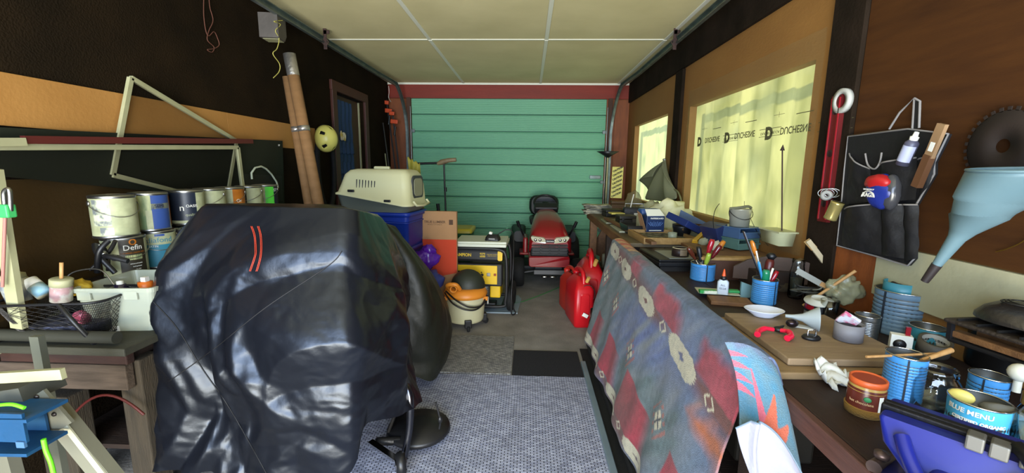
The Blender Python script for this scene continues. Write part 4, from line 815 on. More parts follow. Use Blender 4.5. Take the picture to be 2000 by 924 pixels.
# ---------------- cans and cups
canb = M('can_blue', '3f86c4', .38, col2='4a90cc', vs=8, coat=.2); cang = M('can_blue_dull', '536c80', .45, col2='667e90', vs=6); tealc = M('can_teal', '2f7280', .4, col2='3c8090', vs=6); tin_in = M('can_inside', '8a8a86', .35, .85)
def opencan(name, u0, u1, vt, vb, z, label, mt=None, ribs=9, seam=None, cat='can', tilt=(0, 0), rim=True, fill=None, grp=None, hfix=None, kr=1.0):
    x, y, r, h = fit(u0, u1, vt, vb, z); r *= kr
    if hfix: h = hfix
    t = thing(name, label, cat, (x, y, z), rot=(tilt[0], tilt[1], face(x, y)), group=grp)
    pr = [(.001, .001), (r*.96, .001), (r, .004)]
    for i in range(ribs*4+1):
        zz = .012+(h-.03)*i/(ribs*4); pr.append((r*(1-.012*(1-cos(i*pi/2))), zz))
    pr += [(r, h-.012), (r, h-.003)]; MB().lathe(pr, 40).build('body', mt or canb, t)
    MB().lathe([(r*.985, h-.004), (r*.975, .004), (.001, .004)], 32).build('inside', tin_in, t)
    if rim: MB().tube([(r*cos(2*pi*i/36), r*sin(2*pi*i/36), h-.002) for i in range(36)], .0022, 6, closed=True).build('rim', chrome, t)
    if seam is not None: patch(MB(), r, radians(seam)-pi/2-.05, radians(seam)-pi/2+.05, .003, h-.005, off=.0008, seg=3).build('seam', M('seam_dark', '20262e', .5), t)
    if fill: MB().ball(r*.9, (0, 0, h*.55), 14, (1, 1, .35), nz=.4).build('contents', fill, t)
    return t, x, y, r, h
t1, x1, y1, r1, h1 = opencan('tin_can', 1346, 1395, 512, 551, ZB, 'bright blue tin can of screwdrivers, left of the glue bottle', seam=20)
t2, x2, y2, r2, h2 = opencan('tin_can', 1464, 1515, 543, 597, ZB, 'bright blue tin can with ruler and brushes, right of the glue bottle', seam=52)
# tools
def tool(name, label, base, tip, parts_, cat=None, grp=None):
    """parts_: list of (part name, material, [(r, z)...] profile along the axis, flat factor)"""
    X = along(base, tip); t = thing(name, label, cat or name.replace('_', ' '), X=X, group=grp)
    for nm, mt, pf, fl in parts_: MB().lathe([(.0002, pf[0][1])]+pf+[(.0002, pf[-1][1])], 14, None, 0, True, sy=fl).build(nm, mt, t)
    return t
def screwdriver(base, tip, label, mt, L, hr=.013, hl=.085):
    return tool('screwdriver', label, base, tip, [('shaft', chrome, [(.003, 0), (.003, L-hl)], 1), ('handle', mt, [(.006, L-hl), (hr*.75, L-hl+.008), (hr*.7, L-hl+.018), (hr, L-hl+.032), (hr, L-.018), (hr*.8, L-.004)], 1)], 'screwdriver', 'screwdrivers and tools in the blue cans')
def rim(x, y, r, h, a, k=.6, z=ZB):
    """entry point over a can's rim and its mirrored foot inside"""
    a = radians(a); return Vector((x-r*k*cos(a)*.7, y-r*k*sin(a)*.7, z+.012)), Vector((x+r*k*cos(a), y+r*k*sin(a), z+h))
sred = M('handle_red', '8e1420', .25, coat=.4); sdk = M('handle_dark_amber', '4a2014', .25, coat=.4); sgr = M('handle_lime', '93a83a', .3, coat=.4); sora = M('handle_orange', 'b06a22', .35, coat=.3); sgn = M('handle_green', '1a7a54', .3, coat=.4)
def inC(x, y, r, h, u, v, L_, ymix=0):
    """a base point inside the can and a tip on the camera ray through u,v near the can's depth"""
    tip = ony(u, v, y+ymix); b = Vector((x-(tip.x-x)*.25, y-.15*ymix, ZB+.01)); return b, tip
for (u, v, lab, mt, ym, hr) in ((1343, 482, 'dark amber screwdriver leaning left out of the left blue can', sdk, -.01, .012), (1364, 480, 'black handled screwdriver in the left blue can', black, .02, .013),
        (1392, 466, 'glossy red screwdriver standing highest in the left blue can', sred, .0, .015), (1408, 478, 'dark red screwdriver leaning right out of the left blue can', M('handle_wine', '5a1418', .25, coat=.4), -.02, .014), (1415, 470, 'amber handled screwdriver farthest right in the left blue can', sora, .03, .014),
        (1386, 494, 'lime green screwdriver low in the left blue can', sgr, -.035, .012)):
    b, tp = inC(x1, y1, r1, h1, u, v, 0, ym); screwdriver(b, tp, lab, mt, (tp-b).length, hr)
b, tp = inC(x2, y2, r2, h2, 1452, 452, 0, .02); X = along(b, tp); L_ = (tp-b).length
tag(MB().box(.024, .004, L_, (0, 0, L_/2)).build('file', M('file_grey', '4a4a4c', .4, .6)), 'flat dark steel file leaning out of the right blue can', 'file').matrix_world = X
b, tp = inC(x2, y2, r2, h2, 1468, 470, 0, .0)
tool('paint_brush', 'orange tipped brush standing in the right blue can', b, tp, [('handle', wood_stick, [(.004, 0), (.005, (tp-b).length-.06)], 1), ('head', sora, [(.008, (tp-b).length-.07), (.016, (tp-b).length-.05), (.014, (tp-b).length-.01), (.008, (tp-b).length)], .6)], 'brush')
b, tp = inC(x2, y2, r2, h2, 1477, 490, 0, -.02)
tool('toothbrush', 'blue and white brush handle in the right blue can', b, tp, [('handle', M('brush_blue', '3a8ac0', .35), [(.005, 0), (.008, (tp-b).length*.75), (.004, (tp-b).length*.8)], .6), ('neck', white, [(.004, (tp-b).length*.78), (.004, (tp-b).length)], .7)], 'brush')
for (u, v, lab, mt, ym, hr) in ((1497, 526, 'green handled screwdriver in the right blue can', sgn, -.02, .016), (1505, 505, 'dark red handled tool in the right blue can', M('handle_maroon', '4a1a16', .4), .02, .018), (1519, 528, 'bright red pen handle at the right of the blue can', sred, .0, .010)):
    b, tp = inC(x2, y2, r2, h2, u, v, 0, ym); screwdriver(b, tp, lab, mt, (tp-b).length, hr)
b, tp = inC(x2, y2, r2, h2, 1510, 524, 0, -.02); tool('pen', 'white pen standing in the right blue can', b, tp, [('barrel', white, [(.0045, 0), (.0045, (tp-b).length)], 1)], 'pen')
b, tp = inC(x2, y2, r2, h2, 1508, 495, 0, .05); tool('round_knob_tool', 'black round knobbed tool at the back of the right blue can', b, tp, [('shaft', dsteel, [(.005, 0), (.005, (tp-b).length-.02)], 1), ('knob', black, [(.01, (tp-b).length-.03), (.022, (tp-b).length-.012), (.012, (tp-b).length)], 1)], 'tool')
b, tp = inC(x2, y2, r2, h2, 1484, 512, 0, .01); tool('chisel', 'pale wooden stick standing in the right blue can', b, tp, [('shaft', wood_stick, [(.006, 0), (.006, (tp-b).length)], .5)], 'stick')
# glue bottle
x, y, r, h = fit(1400, 1420, 553, 580, ZB+.012)
gl = thing('glue_bottle', 'small white glue bottle with orange pointed cap', 'glue', (x, y, ZB+.021), face(x, y))
MB().loft([[(a, c, 0) for a, c in rrect(.048, .028, .008)], [(a, c, .058) for a, c in rrect(.048, .028, .008)], [(a, c, .068) for a, c in rrect(.03, .022, .008)]]).build('body', M('glue_white', 'b4bcc4', .35), gl)
MB().lathe([(.012, .066), (.014, .07), (.014, .08), (.008, .086)], 16).build('collar', black, gl); MB().lathe([(.009, .084), (.008, .09), (.003, .115), (.001, .118)], 16).build('cap', M('orange_cap', 'd0501c', .4), gl)
text(text(MB(), 'ALL', .012, T(0, -.0145, .044)), 'GLUE', .012, T(0, -.0145, .028)).build('lettering', M('ink_dark', '20242e', .6), gl)
# green packets, wooden block
def slabat(u, v, z, w_, d_, h_, rz, mt, name, label, cat, bev=.003):
    p = onz(u, v, z); return tag(MB().box(w_, d_, h_, (0, 0, h_/2), bev=bev).build(name, mt), label, cat, loc=(p.x, p.y, z), rot=(0, 0, radians(rz)))
slabat(1424, 592, ZB, .17, .10, .018, -12, wood_m, 'wooden_block', 'flat varnished wooden block under the glue bottle', 'block')
slabat(1400, 570, ZB+.0185, .18, .10, .003, -10, M('card_grey', 'a8a890', .8), 'card_sheet', 'pale card sheet under the green packets', 'card')
green = M('green_packet', '2a9a48', .5, col2='d0d4c0', vs=14, contrast=.05)
slabat(1382, 573, ZB+.022, .075, .03, .016, -8, green, 'seed_packet', 'green and white packet left of the glue bottle', 'packet'); slabat(1432, 571, ZB+.022, .05, .03, .012, -8, M('green_packet_b', '2a8a48', .5), 'seed_packet', 'green packet right of the glue bottle', 'packet')
p = onz(1452, 585, ZB); tag(MB().prism([(0, 0), (.07, 0), (.07, .05), (.0, .075)], 0, .01, T(0, 0, 0, pi/2, 0, 0)).build('striped_card', M('striped_card', '6a8a8c', .6, wave=None)), 'small teal striped card leaning by the right blue can', 'card', loc=(p.x-.0, p.y+.04, ZB))
# boards
bd2 = tag(MB().box(.40, .46, .022, (0, 0, .011), bev=.004).build('wooden_board', M('board_pale_brown', '6f5a40', .65, bump=.2, bs=25, col2='8c7350', vs=4, stretch=(1, 8, 1))), 'larger pale wooden board under the chopping board', 'board', loc=(.885, 1.40, ZB), rot=(0, 0, radians(2)))
cb_ = thing('chopping_board', 'worn chopping board carrying the white dish and pink pliers', 'board', (.955, 1.41, ZB+.024), radians(1))
MB().box(.38, .40, .022, (0, 0, .011), bev=.004).build('board', M('board_worn', '75604a', .6, bump=.2, bs=25, col2='8f7a5e', vs=4, stretch=(1, 8, 1)), cb_)
Zc = ZB+.047
# dish
p = onz(1491, 618, Zc); dx = thing('dish', 'small white oval dish on the chopping board', 'dish', (p.x, p.y, Zc), radians(-10))
MB().lathe([(.001, .003), (.028, .003), (.03, 0), (.032, .004), (.058, .026), (.060, .029), (.057, .029), (.03, .008), (.001, .007)], 40, sx=1.15, sy=.85).build('bowl', M('porcelain', 'd4d8e4', .2, coat=.3), dx)
# pliers
p = onz(1518, 655, Zc); pl = thing('pliers', 'pliers with bright pink-red handles on the chopping board', 'pliers', (p.x, p.y, Zc+.012), radians(8))
pk = M('handle_pink_red', 'd81a3c', .3, coat=.3)
MB().tube(squiggle([(.0, .02, 0), (-.03, .022, .004), (-.06, .010, 0), (-.08, -.012, -.002)]), [.007]*6+[.009]*6+[.010]*7, 10).build('handle', pk, pl); MB().tube(squiggle([(.02, .012, 0), (.03, -.01, .004), (.02, -.035, 0), (-.005, -.05, -.002)]), [.007]*6+[.009]*6+[.010]*7, 10).build('handle', pk, pl)
MB().ball(.014, (.02, .022, 0), 14, (1.2, 1.1, .7)).tube([(.02, .025, 0), (.06, .05, 0)], [.009, .003], 8).build('jaws', dsteel, pl)
tag(MB().ball(.016, (0, 0, .016), 16, (1.3, 1, .9)).build('caster_ball', M('dark_chrome2', '3a3034', .2, .8)), 'small dark chrome ball fitting behind the pliers', 'fitting', loc=tuple(onz(1546, 640, Zc)))
# small funnel, tag, buckle
p = onz(1583, 640, Zc); fn = thing('small_funnel', 'small pale grey plastic funnel lying on the chopping board', 'funnel', X=along((p.x-.055, p.y+.02, Zc+.032), (p.x+.015, p.y-.015, Zc+.036)))
fg = M('funnel_grey', '98a0a0', .5); MB().lathe([(.006, -.02), (.007, 0), (.014, .03), (.042, .075), (.043, .078), (.041, .078), (.012, .03), (.005, 0), (.004, -.02)], 32).build('cone', fg, fn)
slabat(1568, 640, Zc, .07, .03, .006, -28, M('tag_grey', 'a8a8a0', .6), 'plastic_tag', 'flat pale plastic tag in front of the small funnel', 'tag')
p = onz(1584, 662, Zc); bk = thing('bottle_opener', 'small chrome stand with dark base on the chopping board', 'fitting', (p.x, p.y, Zc))
MB().lathe([(.001, 0), (.02, 0), (.022, .006), (.018, .012), (.001, .012)], 24, sx=1.3).build('base', black, bk); MB().tube([(-.012, 0, .01), (-.012, 0, .03), (.012, 0, .032), (.014, 0, .01)], .003).build('wire', chrome, bk)
# grey cup with eraser
x, y, r, h = fit(1622, 1682, 636, 684, ZB+.024)
gc = thing('grey_cup', 'matt grey cylinder cup holding a pink and white packet', 'cup', (x, y, ZB+.047), face(x, y)); h -= .012
MB().lathe([(.001, .002), (r, .002), (r, h), (r*.94, h), (r*.94, .01), (.001, .01)], 40).build('body', M('matt_grey', '7c7a7e', .55, bump=.05), gc)
MB().box(.05, .012, .05, (-.005, 0, h+.008), (.5, .5, .1), .003).build('packet', M('pink_packet', 'c05878', .5, col2='c8c8cc', vs=30, contrast=.05), gc); MB().ball(r*.85, (0, 0, h*.7), 12, (1, 1, .5), nz=.3).build('contents', black, gc)
opencan('tin_can', 1662, 1712, 613, 672, ZB, 'plain ribbed silver tin can behind the grey cup', mt=M('tin_silver', '8a8a88', .3, .9), ribs=12, fill=black)
tb_, xb, yb, rb, hb_ = opencan('tin_can', 1692, 1808, 563, 660, ZB, 'largest blue-grey ribbed can near the wall', mt=cang, ribs=9, seam=-35)
opencan('tin_can', 1714, 1786, 548, 574, ZB+hb_-.03, 'teal tin can set inside the largest blue-grey can', mt=tealc, ribs=2, hfix=.05, kr=.82) if False else None
t = thing('tin_can', 'teal tin can sitting inside the largest blue-grey can', 'can', (xb, yb+.01, ZB+hb_-.035)); rr = rb*.66
MB().lathe([(.001, 0), (rr, 0), (rr, .06), (rr*.97, .06), (rr*.97, .004), (.001, .004)], 36).build('body', tealc, t); MB().ball(rr*.9, (0, 0, .04), 12, (1, 1, .3), nz=.5).build('contents', M('dark_scraps', '2a2018', .8), t)
MB().tube([(.0, 0, .04), (.0, .0, .10)], .006).build('rod', rust, t)
# navy can with oval label
x, y, r, h = fit(1637, 1692, 562, 606, ZB)
t = thing('navy_can', 'navy blue can with a small yellow oval label', 'can', (x, y, ZB), face(x, y))
MB().lathe([(.001, 0), (r, 0), (r, h), (r*.96, h+.003), (.001, h-.004)], 36).build('body', M('navy_gloss', '121a44', .3), t)
MB().prism([(.024*cos(a*pi/10), .009*sin(a*pi/10)) for a in range(20)], 0, .001, T(.012, -r*1.005, h*.45, pi/2, 0, 0)).build('label', M('yellow_label', 'bcb87a', .5), t)
q = MB();
for k in range(4): wraptext(q, 'WOOD FILLER' if k == 0 else 'interior exterior', .009, r, h*(.9-.12*k), radians(-45)-pi/2)
q.build('lettering', white, t)
# red/black can with white lid on top
x, y, r, h = fit(1567, 1627, 590, 628, ZB+.0)
t = thing('paint_tub', 'white black and red tub with an upturned white lid on top', 'tub', (x, y, ZB), face(x, y))
MB().lathe([(.001, 0), (r, 0), (r, h), (.001, h)], 36).build('body', M('tub_grey', '9a9a94', .5), t); patch(MB(), r, radians(-170), radians(-10), h*.45, h*.98).build('black_band', black, t); patch(MB(), r, radians(-160), radians(-110), h*.6, h*.9, off=.001).build('red_stripe', sred, t)
MB().lathe([(.001, .012), (r*.5, .012), (r*.52, .016), (r*.55, .010), (r*.98, .004), (r*1.0, .0), (r*.94, -.002), (.001, .006)], 36, T(-.005, -.01, h+.006, .22, 0, 0)).build('lid', M('lid_white', 'b4b4aa', .45), t)
# glass jars
def jar(name, label, u0, u1, vt, vb, z, lid=None, fill=None, hfix=None, lidh=.014, cat='jar'):
    x, y, r, h = fit(u0, u1, vt, vb, z)
    if hfix: h = hfix
    t = thing(name, label, cat, (x, y, z), face(x, y))
    MB().lathe([(.001, .002), (r*.9, .002), (r, .012), (r, h*.68), (r*.82, h*.82), (r*.8, h*.86), (r*.86, h*.87), (r*.8, h*.9), (r*.86, h*.93), (r*.8, h*.95), (r*.82, h), (r*.76, h), (r*.74, h*.84), (r*.94, h*.66), (r*.94, .014), (.001, .01)], 40).build('glass', glass, t)
    if lid: MB().lathe([(r*.9, h-lidh), (r*.9, h), (r*.86, h+.003), (.001, h+.003)], 36).build('lid', lid, t)
    if fill: MB().lathe([(.001, .012), (r*.9, .014), (r*.9, h*.5), (.001, h*.52)], 28).build('contents', fill, t)
    return t, x, y, r, h
jar('glass_jar', 'clear glass jar without lid between the blue cans and the vise', 1757, 1865, 712, 812, ZB)
jar('glass_jar', 'large glass jar with brass lid at the right picture edge', 1962, 2075, 770, 905, ZB, lid=gold, fill=M('pale_contents', 'a09478', .7), lidh=.022)
jar('glass_jar', 'dusty glass jar with dark contents beside the right blue can', 1536, 1566, 505, 585, ZB, fill=M('jar_dark', '2c2a1e', .6))
jar('glass_jar', 'small dusty glass jar behind the tub with white lid', 1568, 1600, 562, 598, ZB, fill=M('jar_tan', '5a4a34', .6))
# red-lid jar on a woven coaster
x, y, r, h = fit(1645, 1724, 716, 818, ZB)
co = tag(MB().lathe([(.001, 0), (r*1.0, 0), (r*1.05, .02), (r*.98, .022), (r*.95, .006), (.001, .006)], 40).build('coaster', M('woven_straw', '9a7434', .7, bump=.8, bs=50, wave=('Z', 90, .8))), 'round woven straw coaster under the orange-lidded jar', 'coaster', loc=(x, y, ZB))
t = thing('plastic_jar', 'clear plastic jar of dark brown powder with an orange lid', 'jar', (x, y, ZB+.007), face(x, y)); h -= .03; r *= .97
MB().lathe([(.001, 0), (r*.95, 0), (r, .01), (r, h*.70), (r*.93, h*.80), (r*.9, h*.84)], 40).build('body', M('brown_powder', '4a1c14', .3, col2='6a3226', vs=10, stretch=(1, 1, 2)), t)
MB().lathe([(r*1.005, h*.66), (r*.95, h*.79), (r*.91, h*.84)], 40).build('shoulder', M('amber_clear', 'a08444', .25), t, label='amber shoulder without powder')
MB().lathe([(r*.95, h*.82), (r*1.0, h*.825), (r*1.0, h*.98), (r*.95, h), (r*.90, h), (r*.86, h-.004), (.001, h-.004)], 40).build('lid', M('orange_lid', 'c0562a', .4), t); 
MB().lathe([(r*.84, h-.003), (.001, h-.002)], 30).build('lid_disc', M('lid_disc_red', '8a3a26', .5), t)
q = MB(); wraptext(q, 'hot chocolate', .009, r+.001, h*.36, radians(-12)-pi/2); q.build('lettering', M('cream_ink', 'c8a880', .6), t); MB().ball(.008, (0.004, -r-.001, h*.5), 10, (1, .15, .8)).build('emblem', M('green_emblem', '2a7a4a', .5), t)
patch(MB(), r, radians(40)-pi/2, radians(56)-pi/2, h*.15, h*.62, off=.001).build('side_label', paper, t)
# blue can cluster in front
opencan('tin_can', 1713, 1797, 686, 792, ZB, 'bright blue ribbed can carrying the wooden sticks', mt=canb, ribs=12, seam=8)
opencan('tin_can', 1873, 1968, 728, 800, ZB, 'bright blue can of scraps right of the clear jar', mt=canb, ribs=5, seam=-12, fill=M('scraps_brown', '4a3a2c', .8), kr=.9)
tc_, xq, yq, rq, hq = opencan('tin_can', 1829, 1966, 775, 868, ZB, 'sky blue labelled bean can holding a lemon wedge', mt=M('label_sky', '4aa4cc', .4), ribs=1, kr=.95)
q = MB(); wraptext(q, 'BLUE MENU', .015, rq, hq*.78, radians(-16)-pi/2, bold=.0004); wraptext(q, 'CERTIFIED ORGANIC', .0095, rq, hq*.56, radians(4)-pi/2, bold=.0005); wraptext(q, 'BLACK BEANS', .007, rq, hq*.47, radians(2)-pi/2); q.build('lettering', white, tc_)
patch(MB(), rq, radians(-30)-pi/2, radians(42)-pi/2, .004, hq*.38, off=.0008).build('bowl_print', white, tc_)
q = MB(); random.seed(7)
for k in range(34):
    a = radians(random.uniform(-22, 34))-pi/2; zz = hq*random.uniform(.12, .36); q.ball(.0045, ((rq+.001)*cos(a), (rq+.001)*sin(a), zz), 8, (1, 1, .6))
q.build('bean_print', M('bean_dark', '15202a', .5), tc_, kind='stuff')
MB().ball(.018, (-.03, -.005, hq-.004), 16, (1.3, .6, .9)).build('lemon_wedge', M('lemon', 'c8b860', .5), tc_); MB().ball(.035, (.035, .01, hq-.022), 14, (1, .7, .6), nz=.4).build('scraps', M('scraps_grey', '6a6a66', .7), tc_)
tag(MB().tube([onz(1692, 697, .9), onz(1850, 690, .905)], .0035).build('wooden_stick', wood_stick), 'thin wooden stick lying level across the blue can', 'stick')
tag(MB().tube([onz(1800, 704, .9), onz(1858, 684, .915)], [.005, .007]).build('wooden_stick', wood_stick), 'short thicker wooden stick crossing the thin one', 'stick')
tag(MB().ball(.022, (0, 0, 0), 16).cyl(.008, .04, -.05, 12).build('knob', M('knob_white', 'c8c4b4', .4)), 'white round knob at the right picture edge above the brass lid', 'knob', loc=tuple(onz(1992, 728, .89)))
tag(MB().grid(16, 14, lambda a, c: (.09*(a-.5), .06*(c-.5)+.02*sin(a*7), .002+.06*abs(noise.noise(Vector((a*4, c*4, 1))))+.05*max(0, c-.3)*(1-a*.3))).build('tissue', M('tissue_white', 'c4c4be', .9), solid=.001), 'crumpled white tissue behind the orange-lidded jar', 'tissue', loc=(onz(1632, 750, ZB).x, onz(1632, 750, ZB).y, ZB), rot=(0, 0, .5))
tag(MB().tube([(0, 0, 0), (.09, -.05, 0)], .005).build('pen', M('pen_navy', '141c30', .35)), 'dark navy pen lying by the white tissue', 'pen', loc=tuple(onz(1612, 708, ZB+.006)))
tag(MB().tube([(.016*cos(2*pi*i/24), .011*sin(2*pi*i/24), 0) for i in range(24)], .0018, 6, closed=True).build('ring', white), 'thin white plastic ring on the bench beside the blanket', 'ring', loc=tuple(onz(1527, 717, ZB+.003)))
# teal pot, tape roll, small box, behind the front row
opencan('tin_can', 1762, 1846, 635, 692, ZB, 'shallow teal can with dark inside behind the tape roll', mt=tealc, ribs=1, kr=.92)
x, y, r, h = fit(1782, 1852, 664, 706, ZB); t = thing('tape_roll', 'roll of masking tape with printed core lying beside the sticks', 'tape', (x, y+.0, ZB+.02), rot=(.25, .1, face(x, y)))
MB().lathe([(r*.8, 0), (r, 0), (r, .045), (r*.8, .045), (r*.8, 0)], 40).build('roll', M('tape_dark', '4c463c', .6), t); MB().lathe([(r*.79, .002), (r*.79, .044)], 40).build('core', M('core_white', 'b0aca0', .7), t)
q = MB(); [wraptext(q, 'PAINTERS', .012, r*.77, .024, a) for a in (0.6, 1.6, 2.6)]; q.build('lettering', black, t)
p = onz(1755, 690, ZB); t = thing('matchbox', 'small white card box with black round emblem', 'box', (p.x, p.y, ZB), face(p.x, p.y)+.2)
MB().box(.055, .03, .065, (0, 0, .0325), bev=.002).build('box', paper, t); MB().lathe([(.001, .001), (.017, .001), (.017, 0)], 20, T(-.004, -.0155, .035, pi/2, 0, 0)).build('emblem', black, t)
MB().box(.012, .012, .03, (.014, 0, .078)).build('red_tip', sred, t)
# big steel pot, basket tray, pan lid, blue packet at far right
x, y, r, h = fit(1868, 2060, 640, 742, ZB); t = thing('steel_pot', 'wide dull steel pot under the wooden slat tray', 'pot', (x, y, ZB)); h = .115
MB().lathe([(.001, .002), (r*.98, .002), (r, .012), (r, h), (r*1.02, h+.002), (r*.97, h), (r*.97, .01), (.001, .01)], 48).build('body', M('pot_steel', '3e3c3a', .35, .9, bump=.03), t)
ty_ = thing('slat_tray', 'dark tray of brown wooden slats resting on the steel pot', 'tray', (1.305, 1.02, .905), rot=(radians(-2), radians(2), radians(94)))
MB().box(.38, .19, .012, (0, 0, .006), bev=.004).build('base', black, ty_)
for k in range(3): MB().box(.37, .03, .018, (0, -.075+.075*k, .024), bev=.003).build('slat', wood_m, ty_)
MB().box(.40, .20, .012, (0, 0, .06), bev=.005).build('lid', M('mesh_lid_brown', '2e2620', .5, bump=.5, bs=80), ty_)
for k in range(8): MB().box(.004, .19, .008, (-.17+.048*k, 0, .069)).build('lid_rib', dsteel, ty_)
for sx_ in (-.185, .185):
    for sy_ in (-.09, .09): MB().box(.012, .012, .05, (sx_, sy_, .032)).build('post', black, ty_)
pn_ = thing('pan_lid', 'domed dull metal pan lid lying on top of the slat tray', 'lid', (1.295, 1.11, .984), rot=(.0, .04, 1.3))
MB().lathe([(.11, 0), (.108, .010), (.09, .03), (.06, .046), (.001, .05)], 44, sy=.8).build('dome', M('pan_lid_metal', '4a4644', .35, .8, bump=.3, bs=40), pn_)
for k in range(3): MB().tube([(.045*cos(a), (.02+.009*k)*1.6*sin(a)*.8, .051) for a in [2*pi*i/28 for i in range(28)]], .002, 5, closed=True).build('ridge', dsteel, pn_)
pkt = thing('blister_packet', 'dark blue packet with pale ovals lying in front of the pan lid', 'packet', (1.26, .96, .984), rot=(0, .03, radians(-55)))
MB().box(.17, .05, .012, (0, 0, .006), bev=.004).build('pack', M('packet_navy', '101a34', .35), pkt)
for k in range(4): MB().ball(.009, (-.03+.022*k, -.01, .012), 10, (1, .7, .25)).build('oval', M('oval_pale', 'a0a8b4', .4), pkt)
MB().box(.08, .04, .006, (.09, -.015, .014), (0, .1, .2)).build('flap', M('flap_yellow', '8a7a3a', .6), pkt)
# clear bag and clutter behind
tag(MB().ball(.055, (0, 0, .05), 40, (1.2, .7, 1.0), nz=.45).build('plastic_bag', M('clear_bag', '8a8a6c', .25, alpha=.55, bump=.6, bs=14)), 'crumpled clear plastic bag below the pocket organiser', 'bag', loc=(1.30, 1.74, .84))
opencan('tin_can', 1650, 1745, 530, 600, ZB, 'dark blue-grey bowl-like can holding the clear bag', mt=M('can_dark_blue', '2a3a4c', .4), ribs=1, hfix=.13, kr=.85)
tag(MB().ball(.06, (0, 0, .03), 16, (1.4, 1, .5), nz=.4).build('sponge', M('tan_sponge', '6a5a3a', .8)), 'tan sponge lying in front of the clear bag', 'sponge', loc=(1.24, 1.72, .90)) if False else None
for (u0, v0, u1, v1, lab, w0) in ((1640, 552, 1578, 470, 'paint stirring stick leaning up by the navy can', .028), (1640, 575, 1556, 528, 'pale putty knife leaning left of the stirring stick', .022)):
    a = onz(u0, v0, .86); b = ony(u1, v1, a.y+.03); t = thing('scraper' if 'knife' in lab else 'stirring_stick', lab, 'scraper' if 'knife' in lab else 'stick')
    if 'knife' in lab: bar(MB(), a, a.lerp(b, .45), .018, .012, (0, 1, 0)).build('handle', wood_stick, t); bar(MB(), a.lerp(b, .4), b, .024, .003, (0, 1, 0)).build('blade', M('dull_blade', '8a8a80', .45, .4), t)
    else: bar(MB(), a, b, .022, .010, (0, 1, 0)).build('stick', M('stick_pale', 'a89a7a', .6, col2='b8a888', vs=9), t); bar(MB(), a.lerp(b, .8), b+Vector((0, .012, .0)), .028, .008, (0, 1, 0)).build('tip', wood_l, t); MB().ball(.022, a.lerp(b, .28), 12, (.9, .7, 1.1), nz=.3).build('glass_tip', foil, t)
# curved dark board behind, glass tumbler etc.
pts = [(-.22, 0), (-.22, .06), (-.16, .10), (-.08, .125), (.02, .125), (.10, .11), (.14, .09), (.14, 0)]
cbp = onz(1560, 520, .83); tag(MB().prism(pts, 0, .018, T(0, 0, 0, pi/2, 0, -.35)).build('curved_board', M('curved_board_brown', '3c2a1e', .6, bump=.1, col2='4c3626', vs=4)), 'curved dark brown wooden board standing below the window', 'board', loc=(1.27, 2.12, .82))
tag(MB().box(.26, .16, .10, (0, 0, .05), bev=.004).build('wooden_box', wood_d), 'low dark box supporting the curved board', 'box', loc=(1.25, 2.16, ZB))
rnd = random.Random(3)
for (u, v, z, s, c, lab, nm) in ((1530, 560, .80, .035, '3a3020', 'dark rag heap behind the right blue can', 'rag'), (1605, 560, .82, .04, '4a4234', 'tangled brown rag behind the white-lidded tub', 'rag'), (1655, 556, .80, .035, '5a4c30', 'tan sponge lump left of the clear bag', 'sponge'), (1850, 600, .84, .04, '2a2620', 'dark cloth lump behind the teal can', 'cloth')):
    p = onz(u, v, z) if nm != 'sponge' else Vector((1.2, 1.72, 0)); z = ZB; tag(MB().ball(s, (0, 0, s*.5), 18, (1.3, 1.1, .8), nz=.6).build(nm, M('lump_'+c, c, .85, bump=.4, bs=40)), lab, nm, loc=(p.x, p.y, z))
# ---------------- vise
vi = M('vise_blue', '121b68', .4, coat=.15, bump=.03); vd = M('vise_dark', '1c1a1c', .45, .6, bump=.2, bs=40)
P = onz(1735, 790, .925)
v = thing('bench_vise', 'blue bench vise bolted to the near corner of the workbench', 'vise', (P.x+.066, P.y-.080, ZB), radians(-50))
def vr(w_, d_, z_, y_=0, r_=.02): return [(a, c+y_, z_) for a, c in rrect(w_, d_, r_, 4)]
MB().loft([vr(.19, .14, 0), vr(.19, .14, .014), vr(.14, .11, .024), vr(.10, .09, .05), vr(.13, .10, .06)]).build('base', vi, v)
MB().loft([vr(.10, .06, .045, .05), vr(.12, .065, .07, .05), vr(.20, .05, .105, .04, .012), vr(.215, .034, .138, .034, .008), vr(.21, .03, .142, .034, .008)]).build('fixed_jaw', vi, v)
MB().loft([vr(.085, .07, .04, -.055), vr(.11, .075, .065, -.055), vr(.19, .06, .10, -.04, .015), vr(.215, .036, .136, -.03, .008), vr(.21, .03, .141, -.03, .008)]).build('moving_jaw', vi, v)
MB().box(.224, .013, .034, (0, .012, .132), bev=.003).build('jaw_plate', vd, v); MB().box(.224, .013, .034, (0, -.006, .132), bev=.003).build('jaw_plate', vd, v)
MB().loft([[(a, -.02, c+.07) for a, c in rrect(.06, .055, .015)], [(a, -.15, c+.065) for a, c in rrect(.052, .05, .015)]]).build('slide', vi, v)
MB().tube(squiggle([(-.07, -.06, .12), (-.055, -.085, .10), (-.03, -.11, .075), (0, -.12, .065), (.03, -.11, .075), (.055, -.085, .10), (.07, -.06, .12)]), .012).build('jaw_rib', vi, v)
ws = M('worn_steel', '5c4c48', .45, .7)
MB().lathe([(.001, 0), (.026, 0), (.03, .008), (.03, .03), (.018, .04), (.018, .06), (.001, .06)], 24, T(0, -.145, .068, pi/2, 0, 0)).build('screw_head', ws, v)
MB().tube([(-.08, -.19, .068), (.08, -.19, .068)], .006).ball(.012, (-.08, -.19, .068), 12).ball(.012, (.08, -.19, .068), 12).build('handle', ws, v)
for k, x_ in enumerate((.015, .042, .078)): MB().box(.022 if k < 2 else .03, .03, .026, (x_, -.04, .15), bev=.003).build('clamp_block', M('grey_block', '5c5a54', .5, .4), v)
